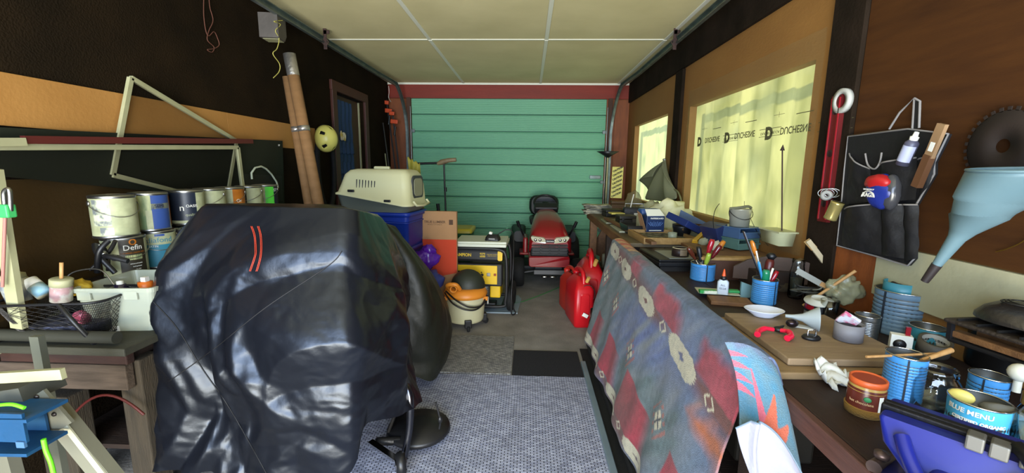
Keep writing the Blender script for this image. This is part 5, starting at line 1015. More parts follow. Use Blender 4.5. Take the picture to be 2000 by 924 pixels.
MB().tube(squiggle([(.06, -.03, .16), (.075, -.06, .155), (.095, -.085, .12), (.08, -.10, .085), (.05, -.12, .07)]), .011).build('crank', vd, v)
cl = thing('pipe_clamp', 'rosy steel clamp screw standing at the bench edge by the vise', 'clamp', tuple(onz(1722, 905, .79)), .5)
MB().tube([(-.03, 0, 0), (.03, 0, 0)], .014, 14).build('barrel', M('worn_steel', '5c4c48', .45, .7), cl); MB().tube([(0, 0, -.12), (0, 0, .02)], .008).build('screw', steel, cl); MB().lathe([(.001, 0), (.013, 0), (.013, .01), (.001, .014)], 14, T(-.005, 0, .015)).build('nut', M('worn_steel', '5c4c48', .45, .7), cl)
# under the bench
tag(MB().lathe([(.001, 0), (.05, .01), (.055, .05), (.03, .10), (.022, .14), (.03, .18), (.001, .19)], 28).build('vase', M('tan_vase', '6a4a26', .5)), 'tan rounded bottle on the shelf under the workbench', 'bottle', loc=(.84, 1.32, .232))
for (x_, y_, w_, d_, h_, c, lab) in ((.98, .75, .3, .4, .26, '1a1c1c', 'black storage box under the near workbench'), (.98, 1.75, .3, .4, .22, '22201c', 'dark storage box under the workbench behind the blanket')):
    t = thing('storage_box', lab, 'box', (x_, y_, .232)); MB().box(w_, d_, h_, (0, 0, h_/2), bev=.012).build('body', M('box_'+c, c, .5), t); MB().box(w_+.02, d_+.02, .03, (0, 0, h_+.01), bev=.008).build('lid', M('box_'+c, c, .5), t)
tag(MB().lathe([(.001, 0), (.06, 0), (.062, .12), (.058, .13), (.058, .15), (.001, .155)], 28).build('plastic_tub', M('tub_white', 'a8aaa0', .4)), 'white lidded tub on the lower shelf of the far bench', 'tub', loc=(.90, 4.75, .26))
tag(MB().lathe([(.001, 0), (.07, 0), (.075, .2), (.02, .26), (.02, .30), (.001, .30)], 28).build('jug', M('jug_green_grey', '4a5a50', .4)), 'grey-green jug on the lower shelf of the far bench', 'jug', loc=(.92, 4.45, .26))
tag(MB().ball(.09, (0, 0, .07), 18, (1.2, 1, .8), nz=.4).build('rag', M('rag_dark', '1c1a18', .9)), 'dark rag on the floor below the far bench', 'rag', loc=(.82, 4.9, .0))
# ================================================================== FAR BENCH CLUTTER
np_ = thing('newspaper_stack', 'untidy stack of newspapers on the far corner of the far bench', 'newspapers', (.80, 4.98, ZF))
rn = random.Random(5)
for k in range(9): MB().grid(6, 4, lambda a, c: ((a-.5)*.30, (c-.5)*.2, .012*k+.006*sin(a*5+k)-.01*(a < .15))).build('newspaper', M('newsprint_%d' % (k % 3), ('a8a48c', '8e8c7c', 'b4ac90')[k % 3], .85, col2='6c6a60', vs=14, contrast=.1), np_, solid=.008).location = (rn.uniform(-.02, .02), rn.uniform(-.02, .02), 0)
for (u, v, w_, d_, h_, rz, c, nm, lab, cat) in (
    (1196, 424, .19, .20, .075, 5, '1c1a16', 'tool_case', 'black plastic tool case right of the newspapers', 'case'),
    (1222, 440, .16, .17, .085, 3, '242019', 'parts_case', 'dark brown parts case in front of the black tool case', 'case'),
    (1205, 408, .17, .12, .10, -6, '6a4a26', 'cardboard_box', 'small brown box behind the black tool case', 'box')):
    p = onz(u, v, ZF); t = thing(nm, lab, cat, (p.x+.02, p.y+d_/2, ZF), radians(rz)); mt = M('case_'+c, c, .5, bump=.05)
    MB().box(w_, d_, h_*.6, (0, 0, h_*.3), bev=.006).build('body', mt, t); MB().box(w_+.006, d_+.006, h_*.36, (0, 0, h_*.82), bev=.006).build('lid', mt, t)
    if cat == 'case':
        for sx_ in (-.05, .05): MB().box(.02, .006, .024, (sx_, -d_/2-.003, h_*.6), bev=.002).build('latch', dsteel, t)
p = onz(1200, 418, .935); tag(MB().box(.13, .12, .012, (0, 0, .006), bev=.002).build('manual', M('manual_yellow', 'b8a83a', .6, col2='c8bc6a', vs=12)), 'yellow booklet on top of the black tool case', 'booklet', loc=(p.x+.03, p.y+.05, .932), rot=(0, 0, .1))
# black open bins
p = onz(1236, 458, ZF); t = thing('parts_bin', 'open black plastic bin left of the blue screw box', 'bin', (p.x+.02, p.y+.10, ZF), radians(4))
MB().loft([[(a, c, 0) for a, c in rrect(.13, .20, .01)], [(a, c, .07) for a, c in rrect(.16, .24, .012)], [(a, c, .07) for a, c in rrect(.145, .225, .012)], [(a, c, .006) for a, c in rrect(.12, .19, .01)]]).build('body', black, t)
# planks/tray at the front of the far bench
tag(MB().box(.20, .30, .012, (0, 0, .006), bev=.002).build('pale_tile', M('tile_pale', '8f8f74', .6)), 'pale square board on the far bench edge behind the blanket', 'board', loc=(.83, 4.15, ZF), rot=(0, 0, 0))
tag(MB().box(.20, .40, .012, (0, 0, .006), bev=.002).build('pale_tile', M('tile_pale2', 'a2a288', .6)), 'second pale board, nearer the blanket end', 'board', loc=(.84, 3.65, ZF))
tr = thing('wooden_tray', 'long shallow wooden tray full of small parts behind the laptop', 'tray', (.98, 3.14, ZF), radians(2))
MB().box(.36, .40, .01, (0, 0, .005)).build('base', wood_m, tr)
for (sx_, sy_, w_, d_) in ((0, -.2, .38, .02), (0, .2, .38, .02), (-.18, 0, .02, .38), (.18, 0, .02, .38)): MB().box(w_, d_, .045, (sx_, sy_, .0225), bev=.002).build('rail', wood_l, tr)
MB().box(.34, .37, .012, (0, 0, .016)).build('parts_bed', M('parts_jumble', '7c7a5e', .7, bump=1, bs=40, col2='3c3424', vs=30, contrast=.08), tr)
tag(bar(MB(), (.76, 4.2, ZF+.03), (.83, 2.80, ZF+.03), .035, .02, (0, 0, 1)).build('wooden_strip', wood_m), 'long brown wooden strip lying along the far bench edge', 'strip')
tag(MB().lathe([(.001, 0), (.03, 0), (.032, .05), (.03, .05), (.028, .004), (.001, .004)], 24).build('glass_tumbler', M('milky_glass', '9aa08a', .25, alpha=.6)), 'small milky glass tumbler in the wooden tray', 'tumbler', loc=(1.02, 3.02, ZF+.022))
# blue screw box with open flap
p = onz(1275, 461, ZF+.0); t = thing('screw_box', 'blue and white screw box with an open brown flap', 'box', (p.x+.01, p.y+.06, ZF+.03), face(p.x, p.y)+.45)
MB().box(.145, .10, .125, (0, 0, .0625), bev=.003).build('box', M('box_blue', '16284c', .45), t)
MB().add([(-.072, -.05, .125), (.072, -.05, .125), (.06, .02, .17), (-.06, .02, .17)], [(0, 1, 2, 3)]).build('white_flap', paper, t, solid=.002)
MB().add([(-.073, -.05, .01), (-.073, .05, .01), (-.12, .03, .16), (-.12, -.05, .14)], [(0, 1, 2, 3)]).build('brown_flap', card, t, solid=.002)
q = MB(); text(q, 'PAPERBOARD', .017, T(.01, -.051, .105), bold=.0003); q.box(.1, .001, .006, (0, -.0505, .012))
q.build('lettering', white, t); q = MB()
for k in range(9): a = (k-4)*.3; q.box(.003, .001, .035, (.012*(k-4), -.0508, .06+.004*(k % 2)), (0, a*.6, 0))
q.build('screw_print', M('screw_print', '5a7ab0', .5), t)
tag(MB().loft([[(a, c, 0) for a, c in rrect(.15, .10, .02)], [(a, c, .035) for a, c in rrect(.16, .11, .02)], [(a*.9, c*.8, .05) for a, c in rrect(.16, .11, .02)]]).build('soap_dish', M('blue_dish', '2a4a80', .4)), 'blue plastic case lying on the screw box flap', 'case', loc=(p.x+.01, p.y+.19, ZF+.165-.02))
tag(MB().box(.16, .10, .14, (0, 0, .07)).build('carton', M('carton_cream', 'a8a480', .7)), 'cream carton standing behind the blue screw box', 'carton', loc=(p.x+.01, p.y+.2, ZF))
# dark electronics and papers
t = thing('radio', 'small black radio with grey handle behind the parts cases', 'radio', (1.07, 4.35, ZF), radians(-8))
MB().box(.22, .10, .13, (0, 0, .065), bev=.02).build('body', black, t); MB().box(.2, .005, .05, (0, -.052, .08), bev=.002).build('grille', dsteel, t); MB().box(.05, .006, .03, (.02, -.054, .06)).build('display', paper, t)
MB().tube([(-.09, 0, .12), (-.09, 0, .165), (.09, 0, .165), (.09, 0, .12)], .007).build('handle', steel, t)
# clear bottle, white bag etc. by window 2
tag(MB().ball(.10, (0, 0, .12), 24, (.9, .8, 1.5), nz=.3).build('plastic_bag', film('hazy_bag', 'a89a78', .5, .5)), 'hazy tied plastic bag beside the caution striped board', 'bag', loc=(1.16, 4.75, ZF))
tag(MB().ball(.09, (0, 0, .07), 24, (1.3, .8, 1.0), nz=.4).build('plastic_bag', M('white_bag', 'c0bc90', .6, bump=.5, bs=20)), 'small white plastic bag below the far window', 'bag', loc=(1.28, 4.45, ZF+.02))
tag(MB().ball(.12, (0, 0, .10), 30, (1.4, .8, 1.05), nz=.45).build('plastic_bag', M('white_bag2', 'c8c49c', .6, bump=.4, bs=16)), 'big white plastic shopping bag behind the blue screw box', 'bag', loc=(1.20, 3.62, ZF+.02))
# grey draped cloth (folded umbrella-like) at window 2
def drape(a, c):
    w_ = .03+.16*c**1.3; th = a*pi*1.0
    return (1.345-.05*sin(th)*c-.012*sin(a*30)*c, 4.03+.02+w_*1.15*(-cos(th))+.22*c*(a < -1), 1.36-.44*c+.06*c*max(0, sin(th*1.0))*0)
gcl = thing('grey_cloth', 'grey-green cloth hung in a cone beside the far window', 'cloth')
vs_ = [onx(u, v, 1.30) for u, v in ((1297, 318), (1310, 355), (1316, 388), (1306, 396), (1290, 394), (1268, 390), (1262, 375), (1250, 352), (1275, 345))]
def cone(a, c):
    i = a*(len(vs_)-1); k = int(min(len(vs_)-2, i)); e = vs_[k].lerp(vs_[k+1], i-k); ap = onx(1300, 312, 1.34); p_ = ap.lerp(e, c); p_.x += -.035*c*sin(a*22)-.02*sin(pi*c); return p_
MB().grid(70, 20, cone).build('sheet', M('grey_green_cloth', '7c7e60', .7, bump=.2, bs=30), gcl, solid=.003)
MB().lathe([(.001, .03), (.012, .025), (.012, 0)], 10, T(1.37, onx(1300, 312, 1.37).y, onx(1300, 312, 1.37).z, 0, -pi/2, 0)).build('hook', steel, gcl)
tag(MB().tube(squiggle([onx(u, v, 1.33) for u, v in ((1312, 395), (1308, 382), (1314, 370), (1324, 375), (1330, 392), (1326, 400))]), .008).build('hose', M('grey_hose', '6a6848', .6)), 'grey bent hose loop standing right of the grey cloth', 'hose')
# torchiere lamp
L0 = onz(1183, 401, ZF); lp = thing('floor_lamp', 'torchiere floor lamp with black bowl shade in front of the teal door edge', 'lamp', (1.03, 5.75, 0))
zl = ony(1183, 305, 5.75).z
MB().tube([(0, 0, .03), (0, 0, zl)], .013, 12).build('pole', M('brass_pole', '7a7458', .35, .8), lp); MB().lathe([(.001, 0), (.13, 0), (.13, .02), (.03, .035), (.013, .05)], 32).build('base', black, lp)
MB().lathe([(.02, zl-.02), (.05, zl+.005), (.145, zl+.06), (.142, zl+.06), (.04, zl+.01), (.001, zl)], 36).build('shade', black, lp)
# caution striped board
p0 = ony(1207, 326, 5.0); p1 = ony(1203, 387, 4.95); _z = (p0-p1).normalized(); _x = Vector((.97, -.22, 0)); _x = (_x-_z*_x.dot(_z)).normalized(); _yy = _z.cross(_x); X = Matrix((_x, _yy, _z)).transposed().to_4x4(); X.translation = p1; t = thing('caution_board', 'narrow board wrapped in yellow caution print leaning by the far window', 'board', X=X)
L_ = (p0-p1).length; cy = M('caution_yellow', 'c0b45a', .6)
MB().box(.125, .012, L_, (0, 0, L_/2), bev=.003).build('board', cy, t); q = MB()
for k in range(7): text(q, 'CAUTION', .026, T(.0, -.007, .04+k*(L_-.07)/6, 0, -.5, 0), bold=.002)
q.build('lettering', M('caution_ink', '2a2a14', .7), t)
# blue file trays heap, bowl, yellow tool
ft = thing('file_tray', 'blue plastic file tray tilted on the clutter below the window', 'tray', (1.19, 3.15, ZF+.08), rot=(radians(10), radians(24), radians(20)))
MB().box(.30, .24, .006, (0, 0, 0)).build('base', M('tray_blue', '1c2c60', .35), ft)
for (a, c, w_, d_) in ((0, -.12, .30, .006), (0, .12, .30, .006), (-.15, 0, .006, .24), (.15, 0, .006, .24)): MB().box(w_, d_, .045, (a, c, .022), bev=.002).build('wall', M('tray_blue', '1c2c60', .35), ft)
MB().box(.2, .14, .02, (0, 0, .014), (0, .1, .3)).build('insert', M('insert_grey', '6c6c58', .7), ft)
tag(MB().prism([(-.12, 0), (.12, 0), (-.10, .10)], 0, .006, T(0, 0, 0, pi/2, 0, 0)).build('acrylic_wedge', M('blue_grey_plastic', '4a5a74', .3)), 'blue-grey wedge of plastic standing behind the file tray', 'wedge', loc=(1.28, 3.33, ZF+.10), rot=(0, 0, -.5))
x, y, r, h = fit(1311, 1350, 438, 468, ZF); t = thing('black_bowl', 'black plastic bowl of brown scraps in front of the file tray', 'bowl', (x, y, ZF+.0))
MB().lathe([(.001, .003), (r*.7, .0), (r, h*.8), (r*1.02, h), (r*.96, h*.98), (r*.66, .01), (.001, .01)], 30).build('bowl', black, t); MB().ball(r*.85, (0, 0, h*.75), 14, (1, 1, .5), nz=.5).build('scraps', M('scraps_amber', '6a4a22', .7), t)
t = thing('yellow_square', 'yellow plastic angle tool lying on the clutter behind the left blue can', 'tool')
A0, A1, A2 = onz(1390, 441, .95), onz(1357, 472, .90), onz(1378, 480, .885); ym = M('tool_yellow', 'b88c1a', .4)
bar(MB(), A0, A1, .03, .022, (0, 0, 1)).build('arm', ym, t); bar(MB(), A1+Vector((-.01, 0, -.01)), A2, .04, .025, (0, 0, 1)).build('foot', ym, t)
# laptop + tape roll
p = onz(1312, 505, ZB+.02); lt = thing('laptop', 'closed thick black laptop with grey lid panel on the bench', 'laptop', (.88, 2.62, ZB+.0), radians(4))
MB().box(.27, .36, .028, (0, 0, .045), bev=.006).build('base', black, lt); MB().box(.27, .36, .014, (0, 0, .067), bev=.005).build('lid', black, lt); MB().box(.17, .24, .003, (.02, -.03, .0755)).build('lid_panel', M('laptop_grey', '85877e', .5, .3), lt); MB().box(.24, .32, .03, (0, 0, .015)).build('foot_block', dsteel, lt)
x, y, r, h = fit(1311, 1345, 478, 500, ZB+.085); t = thing('tape_roll', 'black and cream roll of tape standing on the laptop', 'tape', (x, y, ZB+.0755))
MB().lathe([(r*.82, 0), (r, 0), (r, .05), (r*.82, .05), (r*.82, 0)], 36).build('roll', M('tape_maroon', '20120f', .5), t); MB().lathe([(r*.80, .05), (r*1.0, .0505), (r*.80, .052)], 36).build('top_ring', M('tape_cream', 'b4ac8c', .6), t)
patch(MB(), r, radians(-110), radians(-60), .01, .045).build('label', M('tape_label', '6a5a44', .6), t)
t = thing('metal_pail', 'shiny metal pail with wire handle on top of the blue bins', 'pail', (1.27, 2.60, 1.035)); rr = .062
MB().lathe([(.001, 0), (rr*.85, 0), (rr, .10), (rr*1.05, .103), (rr*.97, .10), (rr*.82, .004), (.001, .004)], 36).build('bucket', M('pail_steel', 'b4b4a4', .3, .5), t)
MB().tube([((rr+.005)*cos(a), .01*sin(a), .09-.07*sin(a)) for a in [pi*i/14 for i in range(15)]], .002).tube([((rr+.005)*cos(a), -.065*sin(a), .095-.05*sin(a)) for a in [pi*i/14 for i in range(15)]], .002).build('handle', dsteel, t)
MB().tube(squiggle([(-.07, -.01, .105), (-.03, -.03, .112), (.03, -.02, .12), (.06, .0, .11)]), .008).build('rag_edge', M('rag_grey', '5c5c48', .8), t)
bb1 = M('bin_blue_grey', '3c5474', .35); bb2 = M('bin_green_grey', '4c6a62', .35)
def partbin(x_, y_, z_, w_, d_, h_, mt, label, rz):
    t = thing('stacking_bin', label, 'bin', (x_, y_, z_), rz, 'stacking bins under the metal pail')
    MB().box(w_, d_, .005, (0, 0, .0025)).build('base', mt, t)
    for (a, c, ww, dd, hh) in ((-w_/2, 0, .005, d_, h_), (w_/2, 0, .005, d_, h_), (0, d_/2, w_, .005, h_), (0, -d_/2, w_, .005, h_*.5)): MB().box(ww, dd, hh, (a, c, hh/2), bev=.001).build('wall', mt, t)
    MB().box(w_+.02, .01, .01, (0, -d_/2, h_*.5)).box(w_+.02, d_, .006, (0, 0, h_-.004)).build('rim', mt, t)
partbin(1.275, 2.62, .903, .15, .18, .065, bb2, 'lower grey-green stacking bin under the metal pail', .35); partbin(1.275, 2.62, .969, .15, .18, .065, bb1, 'upper blue-grey stacking bin under the metal pail', .35)
t = thing('stacking_bin', 'dark blue bin tipped beside the metal pail', 'bin', (1.19, 2.70, .905), rot=(0, radians(-18), .35)); MB().loft([[(a, c, 0) for a, c in rrect(.07, .12, .01)], [(a, c, .13) for a, c in rrect(.09, .15, .01)]]).build('body', M('bin_navy', '20284a', .35), t)
tag(MB().box(.38, .46, .02, (0, 0, .01), bev=.003).build('shelf_board', wood_m), 'brown shelf board carrying the pail and bins', 'board', loc=(1.19, 2.56, .876))
for (a, c, s, col_, lab, nm) in ((1.12, 2.55, .035, 'b8b49c', 'white crumpled paper on the brown shelf board', 'paper'), (1.12, 2.72, .03, '8a8a70', 'grey paper lump on the brown shelf board', 'paper'), (1.22, 2.74, .04, '3a2c1c', 'brown leather scrap behind the white paper', 'scrap'), (1.32, 2.76, .05, '6a6a58', 'grey rag under the window sill', 'rag')):
    tag(MB().ball(s, (0, 0, s*.6), 16, (1.1, .9, .9), nz=.5).build(nm, M('lump_'+col_, col_, .85, bump=.3)), lab, nm, loc=(a, c, .897))
for (a, c, w_, d_, h_, rz, col_, lab, nm) in ((1.06, 3.55, .24, .16, .03, 10, '8c8860', 'cream parts tray behind the wooden tray', 'parts_tray'), (1.28, 4.95, .12, .10, .12, 0, '6a3e22', 'small reddish box under the far window', 'box'), (1.02, 3.9, .14, .12, .06, -12, '3a342a', 'dark square tin on the far bench', 'tin'), (1.15, 4.05, .12, .1, .09, 8, '7a7458', 'pale olive box on the far bench', 'box'), (1.22, 3.35, .2, .14, .05, 15, 'a09a72', 'cream open carton below the file tray', 'carton')):
    t = thing(nm, lab, nm.split('_')[-1], (a, c, ZF), radians(rz)); mt = M('bx_'+col_, col_, .7); MB().box(w_, d_, h_, (0, 0, h_/2), bev=.003).build('body', mt, t); MB().box(w_+.004, d_+.004, .012, (0, 0, h_-.004), bev=.002).build('lid', mt, t)
tag(MB().tube([(1.02, 4.3, ZF+.13), (1.05, 4.32, ZF+.26)], .005).build('white_stick', white), 'thin white stick standing behind the black radio', 'stick')
# window ledge items
t = thing('ledge_box', 'translucent cream plastic box on the window ledge', 'box'); pz = [onx(u, v, 1.37) for u, v in ((1514, 456), (1552, 448), (1546, 472), (1526, 478))]
MB().loft([[(1.37, pz[0].y, .0), (1.37, pz[1].y, .0), (1.30, pz[1].y, .0), (1.30, pz[0].y, .0)], [(1.375, pz[0].y+.01, .07), (1.375, pz[1].y-.01, .07), (1.29, pz[1].y-.01, .07), (1.29, pz[0].y+.01, .07)]], T(0, 0, 1.01-.03)).build('body', M('cream_translucent', 'c0c098', .4, alpha=.75), t)
MB().box(.1, abs(pz[0].y-pz[1].y)+.03, .008, (1.335, (pz[0].y+pz[1].y)/2, 1.052)).build('lid', M('cream_translucent', 'c0c098', .4, alpha=.75), t)
A_ = onx(1528, 294, 1.335); B_ = onx(1527, 456, 1.335)
t = thing('arrow_rod', 'dark rod with an arrow-shaped tip standing before the large window', 'rod'); MB().tube([B_, A_], .0035).build('shaft', rust, t); MB().lathe([(.001, .03), (.012, 0), (.001, 0)], 8, along(A_, A_+Vector((0, 0, .1)))).build('tip', rust, t)
tag(MB().tube(squiggle([onx(u, v, 1.36) for u, v in ((1454, 393), (1455, 405), (1465, 425), (1480, 455), (1500, 480))]), .0015, 5).build('wire', dsteel), 'thin wire curling in front of the window by the pail', 'wire')
tag(MB().tube(squiggle([onz(1395, 455, .95), ony(1393, 430, 2.4), ony(1397, 410, 2.4), ony(1405, 398, 2.45)]), .002, 5).build('wire', dsteel), 'thin dark wire standing left of the metal pail', 'wire')
# ================================================================== RIGHT WALL HANGINGS
xw = XR-.035
lv = thing('spirit_level', 'long red spirit level hanging on the dark post', 'level'); A_, B_ = onx(1640, 186, xw), onx(1609, 433, xw)
lvr = M('level_red', '5e1414', .45, col2='481010', vs=6)
bar(MB(), A_, B_, .062, .022).build('body', lvr, lv); bar(MB(), A_.lerp(B_, .02)+Vector((-.013, .024, 0)), B_.lerp(A_, .02)+Vector((-.013, .024, 0)), .006, .004).build('edge_rail', sred, lv); bar(MB(), A_.lerp(B_, .02)+Vector((-.013, -.024, 0)), B_.lerp(A_, .02)+Vector((-.013, -.024, 0)), .006, .004).build('edge_rail', sred, lv)
for k in (.12, .45, .85): MB().lathe([(.001, .003), (.014, .003), (.017, 0)], 20, T(*(A_.lerp(B_, k)+Vector((-.011, 0, 0))), 0, -pi/2, 0)).build('vial', M('vial_dark', '241414', .3), lv)
t = thing('tape_roll', 'white tape roll hanging at the top of the red level', 'tape', tuple(onx(1648, 197, xw)+Vector((.005, 0, 0))), rot=(0, -pi/2, 0)); MB().lathe([(.03, 0), (.052, 0), (.052, .02), (.03, .02), (.03, 0)], 32).build('roll', M('tape_white', 'a8a8a0', .5), t)
t = thing('small_tin', 'glass and brass jar hanging tilted beside the level', 'jar', X=along(onx(1621, 428, xw-.06), onx(1638, 392, xw-.05)))
MB().lathe([(.001, 0), (.024, 0), (.025, .004), (.024, .012), (.024, .07), (.026, .078), (.001, .08)], 28).build('body', M('brass_glass', 'a89a60', .2, .6), t); MB().lathe([(.022, .079), (.012, .082), (.001, .082)], 20).build('end', glass, t)
t = thing('tape_measure', 'small grey roll with keys hanging beside the level', 'roll', X=along(onx(1612, 383, xw-.02), onx(1622, 378, xw-.08)))
MB().lathe([(.008, 0), (.022, 0), (.022, .045), (.008, .045), (.008, 0)], 24).build('roll', M('roll_grey', '8a8a86', .4), t)
for k in range(3): MB().tube([(.03*cos(a)+.01*k, .02*sin(a)+.012, .01+.01*k) for a in [2*pi*i/16 for i in range(16)]], .002, 5, closed=True).build('ring', steel, t)
# pocket organiser
po = thing('pocket_organizer', 'black cloth pocket organiser with grey piping hung on the plywood wall', 'organizer')
oc_ = M('organizer_black', '141315', .6, bump=.3, bs=30); pip = M('grey_piping', '7c7876', .6)
outl = [(1662, 266), (1780, 252), (1860, 262), (1832, 318), (1832, 340), (1795, 402), (1793, 505), (1780, 519), (1715, 500), (1640, 480), (1648, 410), (1655, 330)]
xo = XR-.03; OP = [onx(u, v, xo) for u, v in outl]
MB().add(OP+[p_+Vector((-.012, 0, 0)) for p_ in OP], [tuple(range(12)), tuple(range(12, 24))[::-1]]+[(i, 12+i, 12+(i+1) % 12, (i+1) % 12) for i in range(12)]).build('back_panel', oc_, po)
MB().tube([p_+Vector((-.012, 0, 0)) for p_ in OP], .0035, 6, closed=True).build('piping', pip, po)
def pocket(cs, bulge, name='pocket'):
    P = [onx(u, v, xo-.015) for u, v in cs]
    def fn(a, c):
        p_ = P[0].lerp(P[1], a).lerp(P[3].lerp(P[2], a), c); p_.x -= bulge*sin(pi*a)*(1-.6*c)+.006*noise.noise(p_*25); return p_
    o = MB().grid(20, 16, fn).build(name, oc_, po); MB().tube([fn(i/16, 0)+Vector((-.002, 0, 0)) for i in range(17)], .003, 6).build('trim', pip, o); return o
pocket([(1650, 408), (1720, 398), (1722, 498), (1645, 480)], .035); pocket([(1722, 398), (1764, 400), (1766, 505), (1722, 498)], .03); pocket([(1766, 400), (1795, 400), (1793, 505), (1766, 512)], .02)
pocket([(1660, 300), (1700, 330), (1700, 395), (1652, 400)], .02); pocket([(1718, 322), (1790, 308), (1790, 390), (1720, 396)], .03); pocket([(1795, 312), (1830, 306), (1815, 365), (1795, 390)], .015)
for cs in (((1737, 252), (1757, 220), (1786, 192), (1782, 252)), ((1795, 250), (1797, 198), (1786, 192))): MB().tube([onx(u, v, xo-.008) for u, v in cs], .004, 6).build('strap', pip, po)
bar(MB(), onx(1790, 196, xo-.006), onx(1789, 252, xo-.006), .02, .003).build('hanging_strap', oc_, po)
MB().tube(squiggle([onx(u, v, xo-.03) for u, v in ((1690, 300), (1695, 322), (1708, 330), (1718, 318), (1722, 298))]), .0035, 6).build('cord_loop', pip, po)
sp = thing('spray_bottle', 'small spray bottle with white label tucked in the organiser', 'bottle', X=along(onx(1762, 322, xo-.045), onx(1791, 258, xo-.045))); L_ = (onx(1762, 322, xo-.045)-onx(1791, 258, xo-.045)).length
MB().lathe([(.001, 0), (.02, 0), (.02, L_*.68), (.010, L_*.78), (.001, L_*.78)], 20).build('body', M('purple_grey', '4a4a5c', .4), sp); patch(MB(), .02, radians(90), radians(280), L_*.12, L_*.6).build('label', M('label_lilac', 'a4a8c0', .5), sp); MB().lathe([(.012, L_*.76), (.013, L_*.86), (.008, L_*.88), (.007, L_)], 14).build('nozzle', white, sp)
wbr = thing('wooden_brush', 'worn wooden brush handle tucked in the organiser', 'brush'); A_, B_ = onx(1842, 242, xo-.05), onx(1790, 365, xo-.05)
bar(MB(), A_, A_.lerp(B_, .52), .03, .012).build('handle', M('brush_wood', '86684a', .65, col2='9a7c58', vs=10), wbr); bar(MB(), A_.lerp(B_, .48), B_, .026, .02).build('lower_handle', M('brush_wood_dark', '5c3c24', .65), wbr); bar(MB(), A_.lerp(B_, .28)+Vector((-.0065, 0, 0)), A_.lerp(B_, .42)+Vector((-.0065, 0, 0)), .016, .001).build('label', paper, wbr)
rg_ = thing('rag_package', 'red white and blue package bulging from the organiser pocket', 'package', X=Matrix.Translation(onx(1722, 375, xo-.05)))
MB().ball(.062, (0, 0, 0), 28, (.6, .95, 1.05), nz=.12).build('package', [M('pack_blue', '1e2c7a', .35)], rg_); MB().ball(.05, (-.012, .005, .035), 22, (.6, 1.1, .6), nz=.15).build('red_top', M('pack_red', 'a81e20', .4), rg_, label='red upper part of the package'); MB().ball(.055, (.004, -.035, -.0), 22, (.5, .6, 1.2), nz=.1).build('clear_side', M('pack_clear', '3c3c40', .2), rg_)
q = MB(); Xt = T(-.041, .01, -.012, 0, 0, -pi/2); text(q, 'RAGS', .022, Xt, bold=.0008); text(q, 'WORKSHOP', .009, T(-.041, .01, .008, 0, 0, -pi/2)); q.tube([Vector((-.0405, .01+.03*cos(a), -.02+.022*sin(a))) for a in [pi*i/12 for i in range(13)]], .002, 5); q.build('lettering', white, rg_)
# large funnel hanging
fu = M('funnel_blue', '546c72', .45, bump=.05, bs=30, col2='62797e', vs=5)
A_ = onx(1822, 520, 1.18); B_ = onx(1872, 455, 1.18); C_ = onx(1950, 335, 1.12)
ff = thing('large_funnel', 'large pale blue plastic funnel hanging mouth up on the right wall', 'funnel')
A_ = onx(1822, 528, 1.20); B_ = onx(1874, 458, 1.22); C_ = Vector((1.255, 1.14, 1.378)); rings = []
def ringf(c, r_, nrm, n_=44):
    qn = Vector(nrm).normalized().to_track_quat('Z', 'Y'); return [tuple(Vector(c)+qn @ Vector((r_*cos(2*pi*i/n_), r_*sin(2*pi*i/n_), 0))) for i in range(n_)]
dsp = (B_-A_).normalized()
for k, r_ in ((0, .010), (.3, .013), (.9, .020)): rings.append(ringf(A_.lerp(B_, k), r_, dsp))
for k, r_, zf in ((.05, .028, .4), (.3, .058, .8), (.6, .085, 1), (.92, .103, 1), (1.0, .107, 1)): rings.append(ringf(B_.lerp(C_, k), r_, dsp.lerp(Vector((-.05, -.02, 1)), zf)))
inner = [ringf(B_.lerp(C_, k), r_, (-.05, -.02, 1)) for k, r_ in ((1.0, .103), (.6, .081), (.3, .054))]
MB().loft(rings+inner, caps=False).build('cone', fu, ff); MB().tube(rings[7][::2], .004, 6, closed=True).build('rim', fu, ff)
MB().lathe([(.010, -.04), (.012, 0), (.013, .02)], 16, along(A_, B_)).build('spout_end', M('spout_dark', '2a2220', .5), ff)
MB().tube([C_+Vector((.10, 0, 0)), Vector((XR-.01, C_.y, C_.z+.02))], .004).build('hook', steel, ff)
t = thing('shade_disc', 'dark round disc standing in for a vague shadow above the large funnel', 'blade', tuple(onx(1960, 285, XR-.03)), rot=(0, -pi/2, 0)); shade_mat = M('shade_dark', '1e1209', .85, .0); MB().lathe([(.02, 0), (.10, 0), (.10, .003), (.02, .003), (.02, 0)], 40).build('disc', shade_mat, t)  # dark disc added where only a vague shadow lies on the wall
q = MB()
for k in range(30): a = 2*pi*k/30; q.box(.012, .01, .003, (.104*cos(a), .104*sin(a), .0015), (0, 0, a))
q.build('rim_tabs', shade_mat, t, kind='stuff')
tag(MB().tube(squiggle([onx(u, v, XR-.02) for u, v in ((1945, 492), (1970, 485), (2000, 470), (2030, 440))]), .0015, 5).build('wire', gold), 'thin copper wire on the plywood beside the funnel', 'wire')
